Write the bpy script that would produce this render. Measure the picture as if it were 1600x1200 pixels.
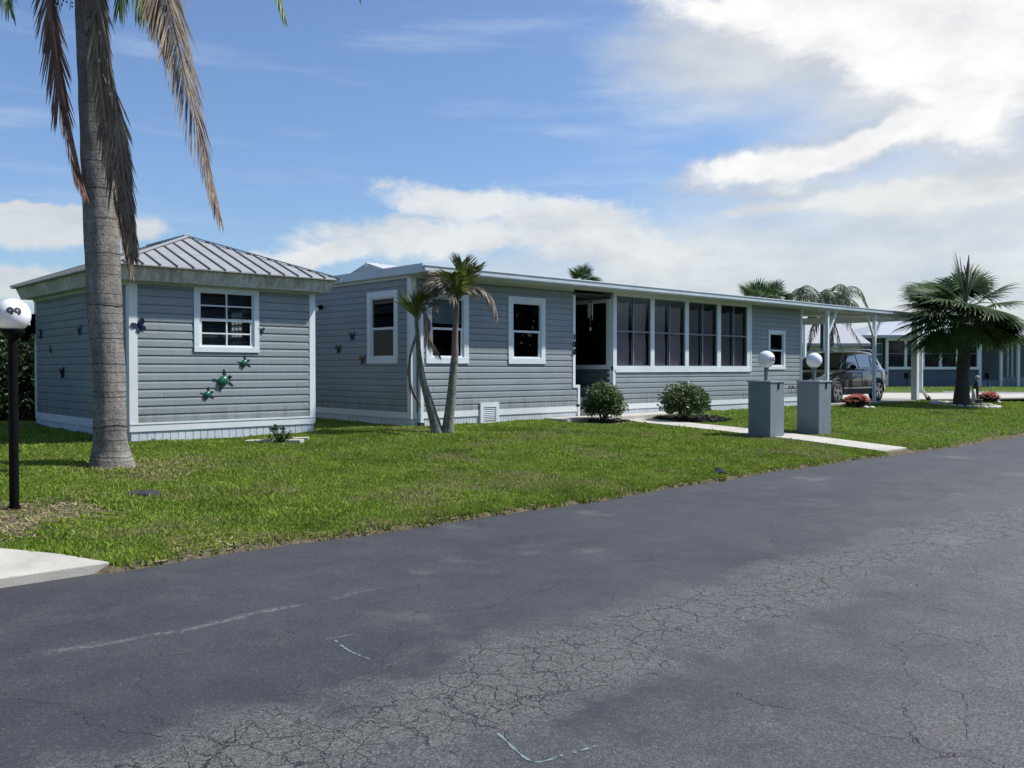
import bpy, bmesh, math, random
import numpy as np
from mathutils import Vector, Matrix, noise as mnoise
random.seed(7); rng = np.random.default_rng(7)
S = bpy.context.scene
COL = S.collection
for o in list(bpy.data.objects): bpy.data.objects.remove(o)
# ------------------------------------------------------------------ camera, sky, sun
# world axes: X runs along the street, Y from the street towards the house, Z up
YAW, PITCH, FPX = 0.746, 0.0171, 1394.0
CA, SA = math.cos(YAW), math.sin(YAW)
CAMZ = 1.5
cam = bpy.data.cameras.new('camera'); camo = bpy.data.objects.new('camera', cam); COL.objects.link(camo)
camo.location = (0, 0, CAMZ); camo.rotation_euler = (math.pi/2 - PITCH, 0, -YAW)
cam.sensor_width = 36; cam.lens = 36*FPX/1600; cam.clip_start = .05; cam.clip_end = 3000
S.camera = camo
S.view_settings.view_transform = 'Standard'; S.view_settings.look = 'None'
S.view_settings.exposure = 0.55; S.view_settings.gamma = 1; S.view_settings.use_curve_mapping = False
SUN_EL = math.radians(52); SUN_DIR = Vector((.84, -.54, 0)).normalized()
sd = Vector((SUN_DIR.x*math.cos(SUN_EL), SUN_DIR.y*math.cos(SUN_EL), math.sin(SUN_EL)))
sl = bpy.data.lights.new('sun', 'SUN'); sl.energy = 3.9; sl.angle = math.radians(1.6); sl.color = (1, .96, .90)
slo = bpy.data.objects.new('sun', sl); COL.objects.link(slo)
slo.rotation_euler = sd.to_track_quat('Z', 'Y').to_euler()

class NT:
    """small helper round a node tree"""
    def __init__(s, tree): s.t = tree; s.n = tree.nodes; s.l = tree.links
    def new(s, t, **kw):
        n = s.n.new(t)
        for k, v in kw.items(): setattr(n, k, v)
        return n
    def put(s, inp, v):
        if hasattr(v, 'is_output'): s.l.new(v, inp)
        else: inp.default_value = v
    def math(s, op, a, b=0.0, c=0.0, clamp=False):
        n = s.new('ShaderNodeMath', operation=op); n.use_clamp = clamp
        s.put(n.inputs[0], a); s.put(n.inputs[1], b); s.put(n.inputs[2], c); return n.outputs[0]
    def vmath(s, op, a, b=(0, 0, 0)):
        n = s.new('ShaderNodeVectorMath', operation=op); s.put(n.inputs[0], a); s.put(n.inputs[1], b)
        return n.outputs['Value'] if op in ('DOT_PRODUCT', 'LENGTH') else n.outputs[0]
    def comb(s, x, y, z=0.0):
        n = s.new('ShaderNodeCombineXYZ'); s.put(n.inputs[0], x); s.put(n.inputs[1], y); s.put(n.inputs[2], z); return n.outputs[0]
    def noise(s, vec, scale, detail=4, rough=.55, out='Fac', dist=0.0):
        n = s.new('ShaderNodeTexNoise'); s.put(n.inputs['Vector'], vec); n.inputs['Scale'].default_value = scale
        n.inputs['Detail'].default_value = detail; n.inputs['Roughness'].default_value = rough; n.inputs['Distortion'].default_value = dist
        return n.outputs[out]
    def ramp(s, fac, stops):
        n = s.new('ShaderNodeValToRGB'); s.put(n.inputs[0], fac); e = n.color_ramp.elements
        while len(e) < len(stops): e.new(.5)
        for i, (p, c) in enumerate(stops):
            e[i].position = p; e[i].color = (c, c, c, 1) if isinstance(c, (int, float)) else (*c, 1)
        return n.outputs[0]
    def smooth(s, v, a, b, lo=0.0, hi=1.0):
        n = s.new('ShaderNodeMapRange', interpolation_type='SMOOTHSTEP'); s.put(n.inputs[0], v)
        n.inputs[1].default_value = a; n.inputs[2].default_value = b; n.inputs[3].default_value = lo; n.inputs[4].default_value = hi
        return n.outputs[0]
    def mix(s, f, a, b, mode='MIX'):
        n = s.new('ShaderNodeMix', data_type='RGBA', blend_type=mode); s.put(n.inputs[0], f)
        for i, v in ((6, a), (7, b)):
            if isinstance(v, tuple) and len(v) == 3: v = (*v, 1)
            s.put(n.inputs[i], v)
        return n.outputs[2]
    def sep(s, v):
        n = s.new('ShaderNodeSeparateXYZ'); s.put(n.inputs[0], v); return n.outputs

W = bpy.data.worlds.new('World'); S.world = W; W.use_nodes = True
w = NT(W.node_tree); w.n.clear()
wo = w.new('ShaderNodeOutputWorld'); bg = w.new('ShaderNodeBackground')
sky = w.new('ShaderNodeTexSky'); sky.sky_type = 'NISHITA'; sky.sun_disc = False
sky.sun_elevation = SUN_EL; sky.sun_rotation = math.atan2(SUN_DIR.x, SUN_DIR.y)
sky.air_density = 1.0; sky.dust_density = 1.2; sky.ozone_density = 2.0
gen = w.new('ShaderNodeTexCoord').outputs['Generated']
dx = w.vmath('DOT_PRODUCT', gen, (CA, -SA, 0)); dy = w.vmath('DOT_PRODUCT', gen, (SA, CA, 0)); dz = w.sep(gen)[2]
# compass angle and elevation, 1394 units to the radian, zero at the middle of the view
az = w.math('MULTIPLY', w.math('ARCTAN2', dx, dy), FPX)
el = w.math('MULTIPLY', w.math('ARCSINE', dz), FPX)
nv = w.noise(gen, 5.0, 6, .6, 'Color'); nv2 = w.noise(gen, 16.0, 5, .6, 'Color')
off = w.vmath('ADD', w.vmath('SCALE', w.vmath('SUBTRACT', nv, (.5, .5, .5))), w.vmath('SCALE', w.vmath('SUBTRACT', nv2, (.5, .5, .5))))
offn = off.node
for nd, k in ((offn.inputs[0].links[0].from_node, 130), (offn.inputs[1].links[0].from_node, 75)): nd.inputs['Scale'].default_value = k
ox, oy, _ = w.sep(off)
azw = w.math('ADD', az, ox); elw = w.math('ADD', el, w.math('MULTIPLY', oy, .55))
def blob(cx, cy, rx, ry, rot=0.0, soft=1.0, warp=True):
    a_, e_ = (azw, elw) if warp else (az, el)
    cxr = math.atan((cx-800)/FPX)*FPX; cyr = math.asin((576-cy)/math.hypot(math.hypot(FPX, cx-800), 576-cy))*FPX
    X = w.math('SUBTRACT', a_, cxr); Y = w.math('SUBTRACT', e_, cyr); c, s_ = math.cos(rot), math.sin(rot)
    xr = w.math('ADD', w.math('MULTIPLY', X, c/rx), w.math('MULTIPLY', Y, s_/rx))
    yr = w.math('ADD', w.math('MULTIPLY', X, -s_/ry), w.math('MULTIPLY', Y, c/ry))
    d = w.math('ADD', w.math('MULTIPLY', xr, xr), w.math('MULTIPLY', yr, yr))
    return w.math('SUBTRACT', 1.0, w.math('SQRT', d))
def union(bl, k=.25):
    r = bl[0]
    for b in bl[1:]:
        n = w.new('ShaderNodeMath', operation='SMOOTH_MAX'); w.put(n.inputs[0], r); w.put(n.inputs[1], b); n.inputs[2].default_value = k; r = n.outputs[0]
    return r
# stretched noise gives the streaks inside the clouds
st = w.comb(w.math('MULTIPLY', azw, .004), w.math('MULTIPLY', elw, .012), 0.0)
streak = w.noise(st, 1.0, 7, .62)
fine = w.noise(w.comb(w.math('MULTIPLY', az, .010), w.math('MULTIPLY', el, .022), 3.0), 1.0, 8, .66)
hi_cl = union([blob(1290, 30, 290, 62, -.22), blob(1440, 95, 150, 70, -.1), blob(1490, 165, 85, 110, .3), blob(1370, 225, 170, 36, .28), blob(1220, 258, 150, 27, .10), blob(1130, 15, 120, 30, -.2), blob(1560, 60, 160, 90)])
glow = union([blob(1480, 130, 210, 170, 0, 1, False), blob(1250, 60, 330, 120, -.2, 1, False), blob(1600, 150, 160, 260, 0, 1, False)])
hi_m = w.smooth(w.math('ADD', hi_cl, w.math('MULTIPLY', w.math('SUBTRACT', streak, .5), 1.5)), -.35, .50)
lo_cl = union([blob(640, 372, 180, 34, .05), blob(520, 392, 110, 20, .2), blob(740, 322, 150, 26, -.12), blob(930, 375, 200, 50, -.2), blob(880, 336, 130, 26),
               blob(1330, 312, 160, 15, .1), blob(1500, 300, 220, 22, .05)])
lo_m = w.smooth(w.math('ADD', lo_cl, w.math('MULTIPLY', w.math('SUBTRACT', fine, .5), 1.7)), -.25, .42, 0, .92)
lf_cl = union([blob(40, 345, 150, 32), blob(210, 362, 70, 24), blob(60, 318, 110, 12), blob(30, 440, 130, 34)])
lf_m = w.smooth(w.math('ADD', lf_cl, w.math('MULTIPLY', w.math('SUBTRACT', fine, .5), 1.0)), -.1, .45, 0, .85)
veil = w.smooth(w.math('ADD', union([blob(1350, 455, 900, 190, 0, 1, False), blob(1500, 330, 420, 160, 0, 1, False), blob(1480, 130, 300, 230, 0, 1, False), blob(1200, 90, 300, 110, 0, 1, False)]),
                w.math('MULTIPLY', w.math('SUBTRACT', streak, .5), .9)), -.08, .75, 0, .88)
wisp = w.smooth(w.math('MULTIPLY', w.noise(w.comb(w.math('MULTIPLY', az, .0022), w.math('MULTIPLY', el, .017), 7.0), 1.0, 5, .6), w.smooth(el, -50, 250)), .50, .80, 0, .38)
base = w.vmath('SCALE', sky.outputs[0]); base.node.inputs['Scale'].default_value = 1.0
tint = w.mix(1.0, base, (.78, .90, 1.06), 'MULTIPLY')
shade = w.noise(w.comb(w.math('MULTIPLY', az, .006), w.math('MULTIPLY', el, .014), 11.0), 1.0, 6, .6)
veil_c = w.ramp(shade, [(.3, (.60, .65, .71)), (.7, (.84, .86, .85))])
hi_c = w.ramp(w.math('ADD', w.math('MULTIPLY', shade, .5), w.math('MULTIPLY', hi_m, .45)), [(.25, (.50, .54, .62)), (.50, (.66, .69, .74)), (.76, (1.08, 1.08, 1.06))])
lo_c = w.ramp(shade, [(.3, (.60, .65, .70)), (.6, (.86, .88, .88))])
K = 6.6    # cloud radiance in the units of the sky texture
def sc(c, k):
    n = w.vmath('SCALE', c); n.node.inputs['Scale'].default_value = k; return n
c0 = w.mix(wisp, tint, (4.6, 5.2, 6.2))
c1 = w.mix(veil, c0, sc(veil_c, K)); c2 = w.mix(lf_m, c1, sc(lo_c, K*.9)); c3 = w.mix(lo_m, c2, sc(lo_c, K)); c4 = w.mix(hi_m, c3, sc(hi_c, K))
w.l.new(c4, bg.inputs[0]); bg.inputs[1].default_value = .10; w.l.new(bg.outputs[0], wo.inputs[0])

# ------------------------------------------------------------------ helpers
def cp(px, py, Y):
    """point at depth Y metres in front of the camera that the photograph shows at (px, py)"""
    x = (px-800)/FPX; y = (py-600)/FPX
    f = math.cos(PITCH) - y*math.sin(PITCH); z = -(y*math.cos(PITCH) + math.sin(PITCH)); t = Y/f
    return Vector(((CA*x + SA*f)*t, (-SA*x + CA*f)*t, CAMZ + z*t))
def on_v(px, py, v):
    a = cp(px, py, 1); return Vector((a.x*v/a.y, v, CAMZ + (a.z-CAMZ)*v/a.y))
def on_u(px, py, u):
    a = cp(px, py, 1); return Vector((u, a.y*u/a.x, CAMZ + (a.z-CAMZ)*u/a.x))
def uf(px, v=13.65): return on_v(px, 576, v).x
def edge_v(u): return 6.88 + .09*math.sin(u*.55+1) + .04*math.sin(u*2.3) + .05*(mnoise.noise(Vector((u*3, 0, 0)))) - .12*max(0, 1-(u-1.5)/3 if u < 4.5 else 0)
def gz(u, v):
    t = min(max((v-6.85)/6.6, 0), 1)
    z = .045 + .34*(t**.9) if v > 6.85 else (.045 - .10*min(1, (6.85-v)/.05))
    if v > 13.4: z += min(.06, (v-13.4)*.012)
    if v > 7.3: z += .02*mnoise.noise(Vector((u*.35, v*.35, 1)))*min(1, (v-7.3))
    return z
ORG = {}
def link(o, parent=None):
    COL.objects.link(o)
    if parent is not None: o.parent = parent
def tag(o, label=None, cat=None, group=None, kind=None):
    if label: o['label'] = label
    if cat: o['category'] = cat
    if group: o['group'] = group
    if kind: o['kind'] = kind
    return o
def thing(name, label, cat, loc, group=None):
    o = bpy.data.objects.new(name, None); o.empty_display_size = .2; link(o); o.location = loc; ORG[o.name] = Vector(loc)
    return tag(o, label, cat, group)
class MB:
    def __init__(s): s.v = []; s.f = []
    def add(s, vs, fs):
        b = len(s.v); s.v += [tuple(p) for p in vs]; s.f += [tuple(b+i for i in f) for f in fs]
    def box(s, a, b):
        (x0, y0, z0), (x1, y1, z1) = a, b
        x0, x1 = sorted((x0, x1)); y0, y1 = sorted((y0, y1)); z0, z1 = sorted((z0, z1))
        s.add([(x0, y0, z0), (x1, y0, z0), (x1, y1, z0), (x0, y1, z0), (x0, y0, z1), (x1, y0, z1), (x1, y1, z1), (x0, y1, z1)],
              [(0, 3, 2, 1), (4, 5, 6, 7), (0, 1, 5, 4), (1, 2, 6, 5), (2, 3, 7, 6), (3, 0, 4, 7)])
    def obox(s, o, e, n, a0, a1, b0, b1, z0, z1):
        """box in a frame: e along, n outward, z up"""
        o = Vector(o); e = Vector(e); n = Vector(n)
        P = lambda a, b, z: tuple(o + e*a + n*b + Vector((0, 0, z)))
        s.add([P(a0, b0, z0), P(a1, b0, z0), P(a1, b1, z0), P(a0, b1, z0), P(a0, b0, z1), P(a1, b0, z1), P(a1, b1, z1), P(a0, b1, z1)],
              [(0, 3, 2, 1), (4, 5, 6, 7), (0, 1, 5, 4), (1, 2, 6, 5), (2, 3, 7, 6), (3, 0, 4, 7)])
    def quad(s, a, b, c, d): s.add([a, b, c, d], [(0, 1, 2, 3)])
    def tube(s, pts, r, n=8, caps=True):
        pts = [Vector(p) for p in pts]; rs = r if isinstance(r, (list, tuple)) else [r]*len(pts)
        rings = []; side = None
        for i, p in enumerate(pts):
            t = (pts[min(i+1, len(pts)-1)] - pts[max(i-1, 0)]).normalized()
            if side is None:
                side = t.cross(Vector((0, 0, 1)) if abs(t.z) < .9 else Vector((1, 0, 0))).normalized()
            side = (side - t*side.dot(t)).normalized(); u = t.cross(side)
            rings.append([p + (side*math.cos(2*math.pi*k/n) + u*math.sin(2*math.pi*k/n))*rs[i] for k in range(n)])
        vs = [q for rg in rings for q in rg]; fs = []
        for i in range(len(pts)-1):
            for k in range(n): fs.append((i*n+k, i*n+(k+1) % n, (i+1)*n+(k+1) % n, (i+1)*n+k))
        if caps: fs += [tuple(range(n-1, -1, -1)), tuple((len(pts)-1)*n+k for k in range(n))]
        s.add(vs, fs)
    def bar(s, a, b, w, d, up=(0, 0, 1)):
        """rectangular bar from a to b"""
        a = Vector(a); b = Vector(b); t = (b-a).normalized(); up = Vector(up)
        if abs(t.dot(up)) > .95: up = Vector((0, 1, 0))
        x = t.cross(up).normalized(); y = x.cross(t)
        vs = [p + x*w/2*i + y*d/2*j for p in (a, b) for i, j in ((-1, -1), (1, -1), (1, 1), (-1, 1))]
        s.add(vs, [(0, 1, 2, 3), (7, 6, 5, 4), (0, 4, 5, 1), (1, 5, 6, 2), (2, 6, 7, 3), (3, 7, 4, 0)])
    def sphere(s, c, r, nu=24, nv=14, sc=(1, 1, 1), cut=None):
        vs = []; fs = []
        for j in range(nv+1):
            ph = math.pi*j/nv
            for i in range(nu):
                th = 2*math.pi*i/nu
                vs.append((c[0]+r*sc[0]*math.sin(ph)*math.cos(th), c[1]+r*sc[1]*math.sin(ph)*math.sin(th), c[2]+r*sc[2]*math.cos(ph)))
        for j in range(nv):
            for i in range(nu): fs.append((j*nu+i, j*nu+(i+1) % nu, (j+1)*nu+(i+1) % nu, (j+1)*nu+i)[::-1])
        s.add(vs, fs)
    def prism(s, poly, o, e1, e2, n, d):
        """polygon (a,b) in the plane o+a*e1+b*e2, extruded along n by d"""
        o, e1, e2, n = map(Vector, (o, e1, e2, n)); k = len(poly)
        f = [o+e1*a+e2*b for a, b in poly]; b_ = [p+n*d for p in f]
        s.add(f+b_, [tuple(range(k))[::-1], tuple(range(k, 2*k))]+[(i, (i+1) % k, k+(i+1) % k, k+i) for i in range(k)])
    def build(s, name, mat, parent=None, smooth=False, org=None, bevel=0):
        o0 = ORG[parent.name] if parent is not None else Vector(org if org is not None else (0, 0, 0))
        me = bpy.data.meshes.new(name); me.from_pydata([tuple(Vector(p)-o0) for p in s.v], [], s.f)
        if mat is not None: me.materials.append(mat)
        if smooth: me.polygons.foreach_set('use_smooth', [True]*len(me.polygons))
        o = bpy.data.objects.new(name, me); link(o, parent)
        if parent is None: o.location = o0
        ORG[o.name] = o0
        if bevel:
            m = o.modifiers.new('bevel', 'BEVEL'); m.width = bevel; m.segments = 2; m.limit_method = 'ANGLE'
        return o
def build_each(b, name, mat, parent, gap=.03, smooth=False, bevel=0):
    """one object for each group of touching pieces"""
    n = len(b.v); par = list(range(n))
    def find(i):
        while par[i] != i: par[i] = par[par[i]]; i = par[i]
        return i
    for f in b.f:
        for i in f[1:]: par[find(i)] = find(f[0])
    comp = {}
    for i in range(n): comp.setdefault(find(i), []).append(i)
    cs = [(ix, [min(b.v[i][k] for i in ix)-gap/2 for k in range(3)], [max(b.v[i][k] for i in ix)+gap/2 for k in range(3)]) for ix in comp.values()]
    g = list(range(len(cs)))
    def gf(i):
        while g[i] != i: i = g[i]
        return i
    for i in range(len(cs)):
        for j in range(i):
            if all(cs[i][1][k] <= cs[j][2][k] and cs[j][1][k] <= cs[i][2][k] for k in range(3)): g[gf(i)] = gf(j)
    out = {}
    for i, c in enumerate(cs): out.setdefault(gf(i), []).extend(c[0])
    res = []
    for ix in out.values():
        m = {v: k for k, v in enumerate(ix)}; q = MB(); q.v = [b.v[i] for i in ix]; q.f = [tuple(m[i] for i in f) for f in b.f if f[0] in m]; res.append(q.build(name, mat, parent, smooth, bevel=bevel))
    return res
def catmull(pts, n):
    P = [Vector(p) for p in pts]; P = [P[0]*2-P[1]]+P+[P[-1]*2-P[-2]]; out = []; m = len(P)-3
    for i in range(n+1):
        t = i/n*m; k = min(int(t), m-1); f = t-k; a, b, c, d = P[k:k+4]
        out.append(.5*((2*b)+(c-a)*f+(2*a-5*b+4*c-d)*f*f+(3*b-a-3*c+d)*f**3))
    return out

# ------------------------------------------------------------------ materials
MATS = {}
def M(name, col=(.5, .5, .5), rough=.6, metal=0.0, var=0.0, vscale=3.0, bump=0.0, bscale=40.0, spec=.5, island=0.0, col2=None, trans=0.0, coat=0.0):
    if name in MATS: return MATS[name]
    m = bpy.data.materials.new(name); m.use_nodes = True; t = NT(m.node_tree); b = t.n['Principled BSDF']; MATS[name] = m
    b.inputs['Roughness'].default_value = rough; b.inputs['Metallic'].default_value = metal; b.inputs['Specular IOR Level'].default_value = spec
    b.inputs['Coat Weight'].default_value = coat
    c = t.new('ShaderNodeTexCoord').outputs['Object']; colr = (*col, 1)
    if col2: 
        if island:
            r = t.new('ShaderNodeNewGeometry').outputs['Random Per Island']; n = t.noise(c, vscale, 3)
            f = t.math('ADD', t.math('MULTIPLY', r, island), t.math('MULTIPLY', t.math('SUBTRACT', n, .5), 1.2), clamp=True)
            colr = t.mix(f, col, col2)
        else: colr = t.mix(t.ramp(t.noise(c, vscale, 5, .6), [(.35, 0.0), (.65, 1.0)]), col, col2)
    elif var:
        n = t.noise(c, vscale, 5, .6); f = t.ramp(n, [(.3, 1-var), (.7, 1+var*.5)])
        colr = t.mix(1.0, (*col, 1), f, 'MULTIPLY')
    t.put(b.inputs['Base Color'], colr)
    if bump:
        bn = t.new('ShaderNodeBump'); bn.inputs['Strength'].default_value = bump; bn.inputs['Distance'].default_value = .01
        t.l.new(t.noise(c, bscale, 5, .6), bn.inputs['Height']); t.l.new(bn.outputs[0], b.inputs['Normal'])
    if trans:
        tr = t.new('ShaderNodeBsdfTranslucent'); t.put(tr.inputs[0], colr); mx = t.new('ShaderNodeMixShader'); mx.inputs[0].default_value = trans
        out = [n for n in t.n if n.type == 'OUTPUT_MATERIAL'][0]
        t.l.new(b.outputs[0], mx.inputs[1]); t.l.new(tr.outputs[0], mx.inputs[2]); t.l.new(mx.outputs[0], out.inputs[0])
    return m
def glass_mat(name, tint=(.6, .65, .65), rough=.02, fres=1.45, base=.8):
    m = bpy.data.materials.new(name); m.use_nodes = True; t = NT(m.node_tree); t.n.clear()
    out = t.new('ShaderNodeOutputMaterial'); tr = t.new('ShaderNodeBsdfTransparent'); tr.inputs[0].default_value = (*tint, 1)
    gl = t.new('ShaderNodeBsdfGlossy'); gl.inputs['Roughness'].default_value = rough; gl.inputs[0].default_value = (.9, .95, 1, 1)
    g = t.new('ShaderNodeNewGeometry'); mx = t.new('ShaderNodeMixShader')   # Schlick's law, the same from either side
    c = t.math('ABSOLUTE', t.vmath('DOT_PRODUCT', g.outputs['Incoming'], g.outputs['Normal']))
    fr = t.math('ADD', .04, t.math('MULTIPLY', .96, t.math('POWER', t.math('SUBTRACT', 1.0, c), 5.0)))
    t.put(mx.inputs[0], t.math('MULTIPLY', fr, base)); t.l.new(tr.outputs[0], mx.inputs[1]); t.l.new(gl.outputs[0], mx.inputs[2]); t.l.new(mx.outputs[0], out.inputs[0])
    return m
EXP_ = .127
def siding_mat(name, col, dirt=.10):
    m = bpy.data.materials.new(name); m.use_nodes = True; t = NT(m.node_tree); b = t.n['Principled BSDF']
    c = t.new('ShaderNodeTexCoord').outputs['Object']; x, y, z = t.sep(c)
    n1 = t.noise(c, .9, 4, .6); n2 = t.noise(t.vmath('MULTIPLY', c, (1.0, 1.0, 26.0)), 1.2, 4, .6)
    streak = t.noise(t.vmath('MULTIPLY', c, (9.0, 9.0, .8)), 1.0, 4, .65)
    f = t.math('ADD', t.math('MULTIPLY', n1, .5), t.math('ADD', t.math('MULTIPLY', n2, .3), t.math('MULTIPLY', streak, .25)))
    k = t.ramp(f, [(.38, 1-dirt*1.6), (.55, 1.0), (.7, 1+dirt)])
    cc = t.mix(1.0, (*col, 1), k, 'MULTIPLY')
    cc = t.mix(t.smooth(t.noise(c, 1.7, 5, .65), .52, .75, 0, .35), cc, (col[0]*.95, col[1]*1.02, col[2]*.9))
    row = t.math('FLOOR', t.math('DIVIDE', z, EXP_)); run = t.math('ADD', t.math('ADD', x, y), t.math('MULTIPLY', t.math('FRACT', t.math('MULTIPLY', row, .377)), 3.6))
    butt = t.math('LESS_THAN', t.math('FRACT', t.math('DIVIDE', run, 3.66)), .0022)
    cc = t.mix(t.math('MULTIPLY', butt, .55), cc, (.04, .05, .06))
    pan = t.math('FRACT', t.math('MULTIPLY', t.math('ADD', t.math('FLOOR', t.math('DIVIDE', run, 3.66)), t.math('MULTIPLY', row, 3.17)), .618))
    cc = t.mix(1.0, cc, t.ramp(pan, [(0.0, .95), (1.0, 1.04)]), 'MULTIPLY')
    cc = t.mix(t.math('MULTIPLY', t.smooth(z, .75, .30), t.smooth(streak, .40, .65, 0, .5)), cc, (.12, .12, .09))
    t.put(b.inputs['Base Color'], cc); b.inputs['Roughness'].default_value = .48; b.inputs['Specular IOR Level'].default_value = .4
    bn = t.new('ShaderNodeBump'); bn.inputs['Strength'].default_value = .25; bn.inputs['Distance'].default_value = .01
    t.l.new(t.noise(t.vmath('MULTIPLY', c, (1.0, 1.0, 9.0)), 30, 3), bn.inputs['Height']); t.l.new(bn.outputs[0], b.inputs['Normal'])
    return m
SIDING = siding_mat('vinyl_siding', (.262, .297, .314))
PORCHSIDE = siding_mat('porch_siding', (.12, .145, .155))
WHITE = M('white_vinyl', (.70, .76, .79), .45, var=.10, vscale=2.2)
TRIM = M('white_trim', (.72, .76, .78), .5, var=.08, vscale=1.5)
SKIRT = M('skirting', (.60, .65, .70), .55, var=.16, vscale=2.0, bump=.15, bscale=25)
def fascia_stain():
    m = bpy.data.materials.new('stained_fascia'); m.use_nodes = True; t = NT(m.node_tree); b = t.n['Principled BSDF']
    c = t.new('ShaderNodeTexCoord').outputs['Object']
    s1 = t.noise(t.vmath('MULTIPLY', c, (14.0, 14.0, 1.2)), 1.0, 5, .7); s2 = t.noise(c, 1.1, 3, .6); s3 = t.noise(t.vmath('MULTIPLY', c, (1.5, 1.5, 3.0)), 1.0, 3)
    cc = t.mix(t.ramp(t.math('ADD', t.math('MULTIPLY', s1, .6), t.math('MULTIPLY', s2, .4)), [(.42, 0.0), (.60, 1.0)]), (.66, .65, .61), (.36, .34, .30))
    cc = t.mix(t.smooth(s3, .52, .72, 0, .7), cc, (.70, .71, .69))
    t.put(b.inputs['Base Color'], cc); b.inputs['Roughness'].default_value = .6
    return m
FASCIA = fascia_stain()
GUTTER = M('aluminium_fascia', (.50, .57, .62), .45, var=.14, vscale=2.0)
SOFFIT = M('soffit', (.55, .58, .56), .6, var=.1)
METALROOF = M('ribbed_metal_roof', (.36, .365, .365), .45, .1, col2=(.30, .305, .31), vscale=4.0)
RIB = M('roof_rib', (.15, .155, .16), .6)
INTER = M('room_lining', (.30, .28, .26), .8)
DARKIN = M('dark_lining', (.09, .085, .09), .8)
GLASS = glass_mat('window_glass', (.62, .66, .68), base=.8)
SCREEN = glass_mat('screen_vinyl', (.80, .79, .80), .12, 1.3, .5)
CARGLASS = glass_mat('car_glass', (.16, .18, .18), .01, 1.5, 1.3)
BLACK = M('black_paint', (.003, .003, .004), .6, spec=.12)
BLACKPL = M('black_plastic', (.02, .02, .022), .55)
CONC = M('pale_concrete', (.50, .48, .42), .8, col2=(.38, .365, .32), vscale=2.5, bump=.3, bscale=60)
CURTAIN = M('curtain_cloth', (.80, .77, .78), .9, trans=.35)
BLIND = M('blind_slats', (.68, .68, .66), .6)
GLOBE = M('opal_globe', (.86, .85, .87), .22, coat=.3)
PED = M('grey_pedestal_paint', (.175, .215, .25), .6, var=.12, vscale=4.0, bump=.2, bscale=50)
GREYPIPE = M('grey_pipe', (.16, .18, .19), .6)

# ------------------------------------------------------------------ ground, road, paths
BARE = [(3.83, 11.42, .48, .9), (4.3, 10.9, .65, .7), (2.4, 8.95, .62, .93), (1.9, 8.5, .5, .9), (3.46, 9.37, .17, 1.0), (3.2, 6.9, .35, .6), (6.2, 7.7, .5, .35), (10.3, 6.95, .16, .9), (7.6, 9.3, .6, .35), (9.5, 10.2, .7, .35), (16.9, 12.3, .8, 1.0), (14.4, 12.55, .42, 1.0), (30.67, 11.42, .75, .9)]
def ground_material():
    m = bpy.data.materials.new('lawn_soil'); m.use_nodes = True; t = NT(m.node_tree); b = t.n['Principled BSDF']
    c = t.new('ShaderNodeTexCoord').outputs['Object']
    n1 = t.noise(c, 1.3, 6, .65); n2 = t.noise(c, 22, 5, .7); n3 = t.noise(c, .5, 3)
    g = t.mix(t.ramp(n2, [(.35, 0.0), (.65, 1.0)]), (.045, .085, .012), (.10, .16, .03))
    g = t.mix(t.ramp(t.math('ADD', t.math('MULTIPLY', n1, .6), t.math('MULTIPLY', n3, .4)), [(.5, 0.0), (.64, .6)]), g, (.17, .15, .07))
    x, y, z = t.sep(c); wn = t.math('MULTIPLY', t.math('SUBTRACT', t.noise(c, 7, 4, .7), .5), .9); w_ = t.smooth(z, .075, .05)
    for bu, bv, br, k in BARE:
        d = t.math('DIVIDE', t.vmath('LENGTH', t.vmath('MULTIPLY', t.vmath('SUBTRACT', c, (bu, bv, 0)), (1, 1, 0))), br)
        w_ = t.math('MAXIMUM', w_, t.smooth(t.math('ADD', d, wn), 1.25, .75, 0, k))
    dirt = t.mix(t.ramp(n2, [(.35, 0.0), (.65, 1.0)]), (.075, .062, .042), (.19, .155, .105))
    g = t.mix(w_, g, dirt)
    t.put(b.inputs['Base Color'], g); b.inputs['Roughness'].default_value = .95; b.inputs['Specular IOR Level'].default_value = .1
    bn = t.new('ShaderNodeBump'); bn.inputs['Strength'].default_value = .8; bn.inputs['Distance'].default_value = .03
    t.l.new(n2, bn.inputs['Height']); t.l.new(bn.outputs[0], b.inputs['Normal'])
    return m
GROUND = ground_material()
def terrain():
    us = list(np.concatenate([np.linspace(-1500, -40, 12), np.linspace(-38, -4, 18), np.arange(-3, 46, .25), np.linspace(48, 120, 30), np.linspace(150, 1800, 14)]))
    vs = list(np.concatenate([np.linspace(-1500, -20, 10), [-12, -8.2, -7.6, 0, 4, 6.4], np.arange(6.5, 7.6, .025), np.arange(7.6, 26, .3), np.linspace(27, 90, 22), np.linspace(120, 1800, 12)]))
    vt = []
    for v in vs:
        for u in us:
            d = v - (edge_v(u) - 6.88)
            if v < -8: z = .02
            else: z = gz(u, d if v < 9 else v)
            if 6.5 < v < 8.8 and u < 2.15-(v-6.84)*.42: z -= .14
            vt.append((u, v, z))
    nu = len(us); fs = [(j*nu+i, j*nu+i+1, (j+1)*nu+i+1, (j+1)*nu+i) for j in range(len(vs)-1) for i in range(nu-1)]
    b = MB(); b.v = vt; b.f = fs; o = b.build('lawn', GROUND, smooth=True); tag(o, kind='structure'); return o
terrain()

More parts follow.
